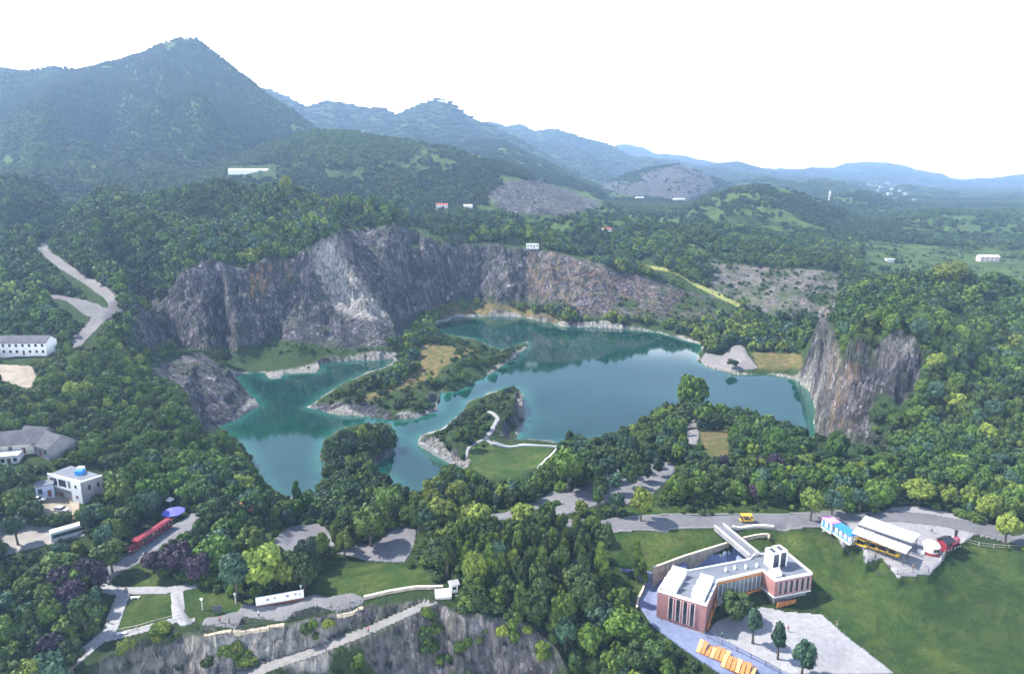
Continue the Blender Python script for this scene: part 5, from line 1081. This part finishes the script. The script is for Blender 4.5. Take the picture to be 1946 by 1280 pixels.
wheels(r, (-2.3, -.9, .6, 1.8, 2.8), (-1.25, 1.25), .5); MB().add([(3.4, -1, .1), (3.4, 1, .1), (4.2, 0, .1), (3.4, -1, .9), (3.4, 1, .9)], [(0, 1, 2), (3, 4, 2), (0, 2, 3), (1, 2, 4), (0, 1, 4, 3)]).build('cowcatcher', M_BLK, r)
# ---- left: bus, red train, parasols
def bus(pos, rz, label, L=9.5, body=M_WHT, name='coach', cat='bus'):
    r = empty(name, pos, rz); tag(r, label, cat); W = 1.25
    MB().box(-L/2, L/2, -W, W, .4, 2.9).box(-L/2+.2, L/2-.2, -W+.12, W-.12, 2.9, 3.1).build('body', body, r)
    for s_ in (-W-.03, W-.01): MB().box(-L/2+.4, L/2-.5, s_, s_+.04, 1.4, 2.4).build('window', M_GLASS, r)
    MB().box(L/2-.01, L/2+.03, -W+.15, W-.15, 1.2, 2.6).build('windscreen', M_GLASS, r); MB().box(-1, 1, -.6, .6, 3.1, 3.3).build('roof_unit', M_METR, r)
    wheels(r, (-L/2+2, L/2-2), (-W+.1, W-.1), .48, .3); return r
a, rz, L = frame_at(117, 1026, 154, 1008); bus(tuple(Vector(hit(136, 1019))+Vector((0, 0, .14))), rz, 'white coach with a dark window band parked beside the farmhouse lay-by')
def carriage(pos, rz, label, L=7.6, grp='red sightseeing train carriages'):
    r = empty('train_carriage', pos, rz); tag(r, label, 'carriage', grp); W = 1.0
    MB().box(-L/2, L/2, -W, W, .45, 1.15).build('body', M_RED, r); MB().box(-L/2-.1, L/2+.1, -W-.15, W+.15, 2.45, 2.6).box(-L/2+.2, L/2-.2, -W+.3, W-.3, 2.6, 2.8).build('roof', M_RED, r)
    n = 5; 
    pl = MB()
    for k in range(n+1):
        for s_ in (-W+.05, W-.05): pl.bar((-L/2+.1+k*(L-.2)/n, s_, 1.1), (-L/2+.1+k*(L-.2)/n, s_, 2.5), .1)
    pl.build('pillar', M_CREAM, r)
    for k in range(n): x = -L/2+(k+.5)*L/n; MB().box(x-.3, x+.3, -W+.1, W-.1, 1.15, 1.3).box(x-.35, x-.25, -W+.1, W-.1, 1.3, 1.9).build('seat', M_BLK, r)
    wheels(r, (-L/2+1, L/2-1), (-W+.05, W-.05), .36); return r
q0 = Vector(hit(285, 1027)); q1 = Vector(hit(318, 1005)); dq = q1-q0; rz = math.atan2(dq.y, dq.x)
carriage(tuple(q0.lerp(q1, .62)+Vector((0, 0, .15))), rz, 'long red open train carriage with a pale pillar row, nearest the blue parasol')
carriage(tuple(q0.lerp(q1, -.18)+Vector((0, 0, .15))), rz, 'middle red open carriage between the red engine and the longest carriage', 4.5)
pl_ = q0.lerp(q1, -.85)+Vector((0, 0, .15)); pl_.z = float(hgt(pl_.x, pl_.y))+.15; r = empty('train_engine', tuple(pl_), rz+math.pi); tag(r, 'dark red road-train engine with a chimney and two round pale lamps', 'train')
MB().box(-2.2, 2.0, -1, 1, .4, 1.0).box(-2.2, -.4, -1, 1, 1.0, 2.4).build('body', M_RED, r); MB().box(-2.4, -.2, -1.15, 1.15, 2.4, 2.6).build('roof', M_RED, r); MB().xcyl(-.4, 2.0, 0, 1.4, .65, 14).build('boiler', M_RED, r); MB().cyl((1.5, 0), .15, 1.9, 2.8, 10, .26).build('chimney', M_BLK, r)
for s_ in (-.7, .7): MB().xcyl(2.0, 2.25, s_, 1.1, .22, 12).build('headlight', M_CREAM, r)
wheels(r, (-1.4, 1.2), (-.95, .95), .4)
def parasol(u, v, rad, h, mat, label):
    p = Vector(hit(u, v)); r = empty('parasol', tuple(p)); tag(r, label, 'parasol'); n = 8; V = [(0, 0, h+.9)]
    for k in range(n): V.append((rad*math.cos(k*math.pi/4), rad*math.sin(k*math.pi/4), h))
    V += [(0, 0, h+.75)]+[(x*.98, y*.98, z-.12) for x, y, z in V[1:]]
    Fc = [(0, k, k % n+1) for k in range(1, n+1)]+[(n+1, n+1+k % n+1, n+1+k) for k in range(1, n+1)]+[(k, n+1+k, n+1+k % n+1, k % n+1) for k in range(1, n+1)]
    MB().add(V, Fc).build('canopy', mat, r); MB().bar((0, 0, 0), (0, 0, h+.95), .1).build('pole', M_METR, r); MB().cyl((0, 0), .4, 0, .12).build('base', M_GSTN, r)
parasol(331, 985, 3.3, 2.3, M_UMB, 'large violet-blue parasol beside the red road train'); parasol(325, 962, 1.3, 2.4, M_WHT, 'small white parasol just behind the violet-blue one')
# ---- houses
def house(pos, rz, L, W, Hw, Hr, wallm, roofm, label, name='house', cat='house', nw=4, floors=1, flatroof=False, chim=False, sides=True):
    r = empty(name, pos, rz); tag(r, label, cat); w_ = MB().box(-L/2, L/2, -W/2, W/2, -1.2, Hw)
    if not flatroof: w_.gwalls(-L/2, L/2, -W/2, W/2, Hw-.02, Hw+Hr-.2)
    w_.build('wall', wallm, r)
    if flatroof: rf = MB().box(-L/2-.2, L/2+.2, -W/2-.2, W/2+.2, Hw, Hw+.3).build('roof', roofm, r)
    else: rf = MB().gable(-L/2, L/2, -W/2, W/2, Hw+.1, Hw+Hr, .5).build('roof', roofm, r)
    if chim: MB().box(L/4, L/4+.7, -.35, .35, Hw+Hr*.3, Hw+Hr+.8).build('chimney', wallm, rf)
    fh = Hw/floors
    for f in range(floors):
        for k in range(nw):
            x = -L/2+(k+.5)*L/nw; hw = min(.55, L/nw*.28)
            if f == 0 and k == nw//2: MB().box(x-.5, x+.5, -W/2-.05, -W/2+.1, 0, min(2.1, fh*.8)).build('door', M_TIMD, r); continue
            wn = MB().box(x-hw, x+hw, -W/2-.05, -W/2+.1, f*fh+fh*.35, f*fh+fh*.8).build('window', M_GLASS, r)
            if L > 9 and nw < 8: MB().box(x-hw-.1, x+hw+.1, -W/2-.12, -W/2, f*fh+fh*.29, f*fh+fh*.35).build('sill', wallm, wn)
    return r
a, rz, L = frame_at(-8, 680, 88, 676); m = (Vector(hit(-8, 680))+Vector(hit(88, 676)))/2
hh_ = Vector((m.x, m.y+4, float(hgt(m.x, m.y+2)))); house(tuple(hh_), rz, 23, 8, 5.6, 2.6, M_WHT, M_TILE, 'long whitewashed house with a dark tiled roof at the left edge', nw=8, floors=2)
for (u, v, rz, L, W, Hw, Hr, wm, lab) in ((28,868,.25,15,9,3.6,3.2,M_CREAM,'old farmhouse with a large dark grey tiled roof and a cream gable wall'),(84,868,-.5,12,9,3.4,3.0,M_GREYW,'old farmhouse with a dark tiled roof behind the white two-storey house'),(64,845,-.2,9,6,3.2,2.2,M_GREYW,'small dark-roofed outbuilding behind the two old farmhouses'),(8,885,.3,7,5,2.8,.4,M_WHT,'low white shed with a flat roof in front of the old farmhouses')):
    p = Vector(hit(u, v)); house((p.x, p.y+W/2, float(hgt(p.x, p.y+W/2))), rz, L, W, Hw, Hr, wm, M_TILE if Hr > 1 else M_METR, lab, nw=4, flatroof=Hr < 1)
# white two-storey farmhouse
zt = 31.0; Q = [Vector(P(u, v, z=zt)[:2]) for u, v in ((90,899),(152,914),(194,901),(135,882))]; o0 = (*(sum(Q, Vector((0, 0)))/4), 23.6); r = empty('white_farmhouse', o0); tag(r, 'modern white two-storey farmhouse with a grey side wall and a roof tank', 'house')
qq = [tuple(x) for x in Q]
MB().prism(qq, 22.5, zt-.5).build('wall', M_GREYW, r, o0); MB().prism([tuple(x) for x in shrink(qq, .2)], zt-.5, zt-.25).build('roof', M_ROOF, r, o0)
pf = MB().wall(qq[0], qq[1], 0, 1, zt-.9, zt+.1, .15, .4).wall(qq[0], qq[1], 0, 1, zt-4.0, zt-3.3, .15, .4).wall(qq[0], qq[1], 0, .04, 23, zt, .15, .4)
for f in (.28, .56): pf.wall(qq[0], qq[1], f, f+.04, zt-4, zt, .12, .4)
pf.wall(qq[0], qq[1], .70, 1.0, 22.6, zt-.9, .17, .5); pf.wall(qq[1], qq[2], 0, 1, zt-.5, zt-.1, .05, .3); pf.build('white_front', M_WHT, r, o0)
for f in (.06, .32): MB().wall(qq[0], qq[1], f, f+.21, zt-3.3, zt-.95, .05, .2).build('window', M_GLASS, r, o0)
for z_ in (25.0, 28.4): MB().wall(qq[0], qq[1], .82, .88, z_, z_+1.0, .22, .2).build('window', M_GLASS, r, o0)
for f in (.3, .7): MB().wall(qq[1], qq[2], f, f+.12, 27.5, 29, .05, .2).build('window', M_GLASS, r, o0)
MB().wall(qq[0], qq[1], .3, .42, 23.2, 25.6, .1, .2).build('door', M_TIMD, r, o0)
c = (Q[0]+Q[1]+Q[2]+Q[3])/4; MB().box(c.x+.5, c.x+2.6, c.y-1, c.y+1, zt-.25, zt+1.1).build('roof_tank', M_BLUE, r, o0); MB().box(c.x-.2, c.x+1.6, c.y+1.2, c.y+2.6, zt-.25, zt+1.3).build('roof_hut', M_WHT, r, o0)
p = Vector(hit(80, 946)); house((p.x, p.y+2, float(hgt(p.x, p.y+2))), .5, 4.5, 4, 3.6, .3, simple('pale_blue_render', (.42, .50, .66), .8, .1), M_ROOF, 'small pale blue lean-to left of the white two-storey farmhouse', nw=2, flatroof=True)
def boxcar(u, v, rz, label):
    p = Vector(hit(u, v)); r = empty('parked_car', tuple(p), rz); tag(r, label, 'car')
    V = [(-2.1, -.85, .35), (2.1, -.85, .35), (2.1, .85, .35), (-2.1, .85, .35), (-2.1, -.85, .95), (2.05, -.85, .8), (2.05, .85, .8), (-2.1, .85, .95)]
    MB().add(V, [(3, 2, 1, 0), (4, 5, 6, 7), (0, 1, 5, 4), (1, 2, 6, 5), (2, 3, 7, 6), (3, 0, 4, 7)]).build('body', M_WHT, r)
    V = [(-1.9, -.8, .9), (1.1, -.8, .85), (1.1, .8, .85), (-1.9, .8, .9), (-1.4, -.68, 1.45), (.4, -.68, 1.45), (.4, .68, 1.45), (-1.4, .68, 1.45)]
    MB().add(V, [(0, 1, 5, 4), (1, 2, 6, 5), (2, 3, 7, 6), (3, 0, 4, 7)]).build('window', M_GLASS, r); MB().box(-1.45, .45, -.7, .7, 1.45, 1.5).build('roof', M_WHT, r); wheels(r, (-1.3, 1.35), (-.8, .8), .32)
boxcar(72, 952, .3, 'white car parked left of the white two-storey farmhouse'); boxcar(117, 971, -.1, 'white car parked in the yard in front of the white farmhouse')
# red-roofed pavilion among the trees
p = Vector(P(463, 966, z=23.5)); gz = float(hgt(p.x, p.y)); r = empty('pavilion', (p.x, p.y, gz), -.05); tag(r, 'small red-roofed pavilion almost hidden among trees near the left lake shore', 'pavilion'); hz = 24.2-gz
for sx2 in (-2.8, 2.8):
    for sy2 in (-1.6, 1.6): MB().bar((sx2, sy2, 0), (sx2, sy2, hz), .2).build('post', M_TIMD, r)
MB().gable(-3.1, 3.1, -1.9, 1.9, hz, hz+1.2, .4).build('roof', M_RTILE, r)
# ---- long white display board on the platform
a = Vector(hit(487, 1153)); c = Vector(hit(578, 1138)); a.z = max(a.z, c.z)+.1; r = empty('display_board', tuple(a)); tag(r, 'long white display board with faint dark pictures behind the viewing platform', 'sign'); dv = (c-a); dv.z = 0; rzb = math.atan2(dv.y, dv.x); r.rotation_euler = (0, 0, rzb); L = dv.length
MB().box(0, L, -.12, .12, .3, 2.4).build('panel', M_WHT, r); MB().box(-.1, L+.1, -.2, .2, -1.4, .3).build('plinth', M_TIMD, r)
for k, (x, w_, z_) in enumerate(((.22, .10, 1.2), (.38, .05, 1.3), (.62, .12, 1.25), (.80, .09, 1.35), (.90, .05, 1.2))): MB().box(L*x, L*(x+w_*.6), -.16, -.12, z_, z_+.55).build('picture', M_GLZ, r)
a = Vector(hit(414, 1165)); r = empty('notice_board', tuple(a), .2); tag(r, 'dark square notice board at the left end of the viewing platform lawn', 'sign'); MB().box(-1, 1, -.1, .1, .5, 2.2).build('panel', M_GRAYD, r)
for s_ in (-.8, .8): MB().bar((s_, 0, -.2), (s_, 0, .6), .12).build('post', M_GRAYD, r)
# lookout with a white masonry pier
p = Vector(hit(842, 1128)); r = empty('lookout_pier', tuple(p), .15); tag(r, 'square white masonry pier at the top of the ledge path', 'wall'); MB().box(-1.9, 1.9, -2.2, 1.2, -4.6, .5).build('masonry', M_CREAM, r); MB().box(-2, 2, -2.3, 1.3, .5, .7).build('coping', M_METR, r)
p = Vector(hit(862, 1122)); r = empty('ticket_booth', tuple(p), .3); tag(r, 'little white booth with a grey roof beside the square white pier', 'booth'); MB().box(-.9, .9, -.9, .9, -.3, 2.1).build('wall', M_WHT, r); MB().box(-1.2, 1.4, -1.2, 1.2, 2.1, 2.3).build('roof', M_GSTN, r); MB().box(-.5, .5, -.95, -.9, .9, 1.7).build('window', M_GLASS, r); MB().box(.9, .95, -.4, .4, 0, 1.9).build('door', M_TIMD, r)
# ---- orange timber frames at the bottom
def timberplay(u, v, rz, label, seed):
    p = Vector(hit(u, v)); r = empty('timber_structure', tuple(p), rz); r.scale = (.78, .78, .85); tag(r, label, 'play structure', 'orange timber structures beside the blue-grey terrace'); rr = random.Random(seed)
    MB().box(-4.6, 4.6, -2.4, 2.4, -.3, .25).build('deck', M_TIMD, r)
    for i in range(7):
        x = -4+i*1.33; pm_ = MB(); h = 1.0+rr.random()*1.1
        pm_.add([(x-.55, -2.1, .3), (x+.55, -2.1, .3), (x+.55, 1.2, h+.3), (x-.55, 1.2, h+.3), (x-.55, -2.1, .18), (x+.55, -2.1, .18), (x+.55, 1.2, h+.18), (x-.55, 1.2, h+.18)], [(0, 1, 2, 3), (7, 6, 5, 4), (0, 4, 5, 1), (1, 5, 6, 2), (2, 6, 7, 3), (3, 7, 4, 0)])
        pm_.build('sloping_panel', M_TIMB, r) if i % 3 else pm_.build('sloping_panel', simple('light_orange_timber', (.78, .42, .16), .6, .2, 1.5) if 'light_orange_timber' not in bpy.data.materials else bpy.data.materials['light_orange_timber'], r)
        MB().bar((x, 1.2, .2), (x, 1.2, h+.3), .18).bar((x-.55, 2.0, .2), (x-.55, 2.0, 1.1), .14).build('post', M_TIMD, r)
    MB().bar((-4.4, 2.0, 1.1), (4.4, 2.0, 1.1), .16).build('handrail', M_TIMB, r)
timberplay(1356, 1242, -.6, 'upper orange timber structure between the wood and the blue-grey terrace', 2); timberplay(1404, 1270, -.6, 'lower orange timber structure nearest the bottom edge', 5)
# bench-like white slabs on lawns
for u, v, lab in ((257,1137,'white slab bench on the lawn enclosed by garden paths'),(232,1205,'white slab bench at the lower corner of the lawn enclosed by garden paths'),(11,1148,'white slab bench at the left edge')):
    if u < 50: continue
    p = Vector(hit(u, v)); r = empty('bench', tuple(p), .1); tag(r, lab, 'bench'); MB().box(-1.1, 1.1, -.3, .3, .4, .55).build('seat', M_WHT, r); MB().box(-.9, -.6, -.25, .25, -.05, .4).build('leg', M_WHT, r); MB().box(.6, .9, -.25, .25, -.05, .4).build('leg', M_WHT, r)
for u, v, lab in ((448,1147,'white lamp post by the left end of the long display board'),(573,1132,'white lamp post by the right end of the long display board'),(385,1158,'white lamp post on the lawn left of the viewing platform')):
    p = Vector(hit(u, v)); r = empty('lamp_post', tuple(p)); tag(r, lab, 'lamp post'); MB().cyl((0, 0), .12, 0, 2.6, 10, .07).build('pole', M_WHT, r); MB().cyl((0, 0), .28, 2.6, 3.0, 12, .34).cyl((0, 0), .36, 3.0, 3.1, 12, .05).build('lamp_head', M_WHT, r)
# ---- far buildings
FAR = [(1012,470,0,11,6,3,.3,'flat white-roofed hut on the rim above the far quarry wall'),(1876,497,-.1,20,9,6,2,'pink-white farm villa in the fields behind the right-hand hill'),(1152,443,.3,9,7,5,1.5,'small cream house in trees beyond the far quarry wall'),
 (840,396,.1,16,8,5,2,'red-roofed house below the wooded hill left of the dark quarry face'),(889,399,.2,12,8,6,2,'white house below the wooded hill nearest the dark quarry face'),(1690,497,0,9,6,3,.3,'tiny white shed in the fields left of the farm villa'),(1215,381,.1,20,14,8,2,'white house in the valley right of the dark quarry face'),(1290,383,.1,30,14,7,2,'pale house row in the valley below the purple quarry face')]
for u, v, rz, L, W, Hw, Hr, lab in FAR:
    p = Vector(hit(u, v)); house(tuple(p), rz, L, W, Hw, Hr, simple('pink_render', (.62, .50, .50), .8, .08) if 'pink' in lab else M_WHT, M_RTILE if 'red' in lab or 'cream' in lab else M_METR, lab, nw=4, floors=1 if Hw < 4 else 2, flatroof=Hr < 1)
p = Vector(hit(480, 327)); r = empty('greenhouse', tuple(p), .08); tag(r, 'long white greenhouse roof at the foot of the big mountain', 'greenhouse'); sc_ = p.y*1.0/1297
MB().box(-42*sc_, 42*sc_, -6, 6, -4, 3).build('wall', M_WHT, r)
for k in range(6): MB().gable(-42*sc_+k*14*sc_, -42*sc_+(k+1)*14*sc_-.5, -6, 6, 3, 5.5, .2).build('roof', M_METR, r)
M_TOWN = simple('pale_town_render', (.40, .39, .38), .8, .1); rt = random.Random(4); TU = [1652,1664,1675,1686,1695,1704,1712,1690,1720,1700,1738,1670]; TN = [('first','second','third','fourth','fifth','sixth','seventh','eighth','ninth','tenth','eleventh','twelfth')[sorted(TU).index(q_)] for q_ in TU]
for k, (u, v) in enumerate(((1652,352),(1664,355),(1675,358),(1686,352),(1695,360),(1704,355),(1712,363),(1690,372),(1720,372),(1700,382),(1738,384),(1670,366))):
    p = Vector(hit(u, v)); s_ = p.y/1297; o = empty('town_block', tuple(p), rt.random()); tag(o, f'white block in the distant hazy town, {TN[k]} from the left', 'building', 'blocks of the distant town')
    MB().box(-4*s_, 4*s_, -3*s_, 3*s_, -5, 4.0*s_*rt.uniform(.6, 1.4)).box(-4.2*s_, 4.2*s_, -3.2*s_, 3.2*s_, 4*s_*1.4, 4*s_*1.4+1).build('wall', M_TOWN, o)
p = Vector(hit(1576, 382)); s_ = p.y/1297; r = empty('white_tower', tuple(p)); tag(r, 'slender white tower in the hazy valley behind the round hill', 'tower'); MB().cyl((0, 0), 3*s_, -5, 14*s_, 12, 2*s_).build('shaft', M_TOWN, r); MB().cyl((0, 0), 2.6*s_, 14*s_, 20*s_, 12, .4*s_).build('spire', M_METR, r)
for (u, v, lab) in ((842,194,'white summit building on the second mountain peak'),(351,74,'tiny white hut on the highest mountain summit')):
    p = Vector(hit(u, v+2)); s_ = p.y/1297; k = 1 if u > 500 else .35; r = empty('summit_building', tuple(p)); tag(r, lab, 'building'); MB().box(-9*s_*k, 9*s_*k, -4, 4, -6, 3.2*s_*k).build('wall', M_WHT, r); MB().gable(-9*s_*k, 9*s_*k, -4, 4, 3.2*s_*k, 5*s_*k, 1).build('roof', M_METR, r)
# ---- visitors
def person_meshes():
    def skin(name, E, mat):
        vs = []; rad = []; ed = []
        for chain in E:
            last = None
            for k, (p, r_) in enumerate(chain):
                if p in vs: i = vs.index(p)
                else: vs.append(p); rad.append(r_); i = len(vs)-1
                if last is not None: ed.append((last, i))
                last = i
        me = bpy.data.meshes.new(name); me.from_pydata(vs, ed, []); o = bpy.data.objects.new(name, me); COL.objects.link(o)
        m = o.modifiers.new('skin', 'SKIN'); 
        if not me.skin_vertices:
            bpy.context.view_layer.objects.active = o
        for i, r_ in enumerate(rad): me.skin_vertices[0].data[i].radius = (r_, r_)
        me.skin_vertices[0].data[0].use_root = True
        o.modifiers.new('sub', 'SUBSURF').levels = 1
        dg = bpy.context.evaluated_depsgraph_get(); m2 = bpy.data.meshes.new_from_object(o.evaluated_get(dg)); m2.name = name; m2.materials.clear(); m2.materials.append(mat); bpy.data.objects.remove(o); return m2
    leg = lambda s_: [((0, 0, .95), .13), ((s_*.10, 0, .86), .10), ((s_*.12, .03*s_, .48), .065), ((s_*.13, .05*s_, .09), .045), ((s_*.13, .05*s_-.14, .03), .04)]
    arm = lambda s_: [((0, 0, 1.42), .12), ((s_*.20, 0, 1.40), .06), ((s_*.25, .02, 1.14), .045), ((s_*.25, -.07, .90), .035), ((s_*.24, -.10, .80), .03)]
    body = [[((0, 0, .95), .13), ((0, 0, 1.18), .13), ((0, 0, 1.42), .12), ((0, 0, 1.52), .05), ((0, -.01, 1.60), .085), ((0, -.015, 1.70), .095)], leg(-1), leg(1), arm(-1), arm(1)]
    bm_ = skin('body', body, M_SKIN); return bm_, skin
BODY, skinf = person_meshes()
TOPS = {}
def person(u, v, rz, col, cname, pants, label, lift=.14):
    p = Vector(hit(u, v)); r = mkobj('person', BODY); r.location = (p.x, p.y, p.z+lift); r.rotation_euler = (0, 0, rz); tag(r, label, 'person')
    if cname not in TOPS: TOPS[cname] = skinf('jacket', [[((0, 0, .93), .16), ((0, 0, 1.18), .155), ((0, 0, 1.42), .14)], [((0, 0, 1.42), .14), ((-.20, 0, 1.40), .08), ((-.25, .02, 1.12), .062)], [((0, 0, 1.42), .14), ((.20, 0, 1.40), .08), ((.25, .02, 1.12), .062)]], simple(cname, col, .8, .1))
    mkobj('jacket', TOPS[cname], r)
    if pants not in TOPS: TOPS[pants] = skinf('trousers', [[((0, 0, .97), .155), ((.10, 0, .85), .12), ((.12, .03, .48), .085), ((.13, .05, .12), .07)], [((0, 0, .97), .155), ((-.10, 0, .85), .12), ((-.12, -.03, .48), .085), ((-.13, -.05, .12), .07)]], simple(pants, (.03, .035, .06) if 'dark' in pants else (.3, .3, .32), .8, .1))
    mkobj('trousers', TOPS[pants], r)
    if 'hair' not in TOPS: TOPS['hair'] = skinf('hair', [[((0, .01, 1.68), .105), ((0, .015, 1.76), .09)]], M_HAIR)
    mkobj('hair', TOPS['hair'], r)
VIS = [(418,1183,(.5,.08,.08),'red','dark_trousers','person in red standing at the left end of the viewing platform'),(436,1186,(.03,.04,.09),'navy','dark_trousers','person in navy beside the one in red on the viewing platform'),(492,1172,(.6,.6,.6),'white','dark_trousers','person in white below the left end of the long display board'),
 (560,1172,(.03,.04,.09),'navy','grey_trousers','person in navy at the railing midway along the viewing platform'),(600,1160,(.1,.25,.5),'blue','dark_trousers','person in blue right of the long display board'),(630,1158,(.03,.03,.03),'black','dark_trousers','person in black at the right half of the viewing platform'),(664,1144,(.6,.6,.6),'white','grey_trousers','person in white near the right end of the viewing platform'),
 (240,1127,(.03,.03,.03),'black','dark_trousers','person in black on the garden path junction'),(243,1129,(.1,.12,.3),'blue','dark_trousers','person in blue on the garden path junction'),(207,1184,(.03,.04,.09),'navy','dark_trousers','person in navy walking down the garden path'),(160,1246,(.3,.28,.3),'grey','dark_trousers','person in grey at the lower end of the garden path'),(300,1187,(.03,.03,.03),'black','dark_trousers','person in black on the path below the walled lawn'),
 (1663,1062,(.03,.03,.04),'black','dark_trousers','person in black at the railing under the yellow carts'),(1689,1078,(.1,.12,.3),'blue','dark_trousers','person in blue near the lower railing of the stall terrace'),(1735,1082,(.03,.03,.04),'black','dark_trousers','person in black at the lowest point of the stall terrace'),(1755,1076,(.6,.6,.6),'white','grey_trousers','person in white at the right side of the stall terrace'),(1770,1012,(.2,.2,.2),'grey','dark_trousers','person in grey behind the round white kiosk'),
 (1372,1212,(.1,.4,.4),'teal','dark_trousers','person in teal in the courtyard by the corner of the brick building'),(1590,1190,(.03,.03,.04),'black','grey_trousers','person in black at the far side of the courtyard'),(1497,1200,(.5,.08,.08),'red','grey_trousers','person in red in the middle of the courtyard'),(700,1202,(.5,.08,.08),'red','dark_trousers','person in red walking on the ledge path'),(620,1238,(.03,.04,.09),'navy','dark_trousers','person in navy walking on the lower ledge path')]
for k, (u, v, c, cn_, pn, lab) in enumerate(VIS): person(u, v, k*1.3, c, cn_, pn, lab)
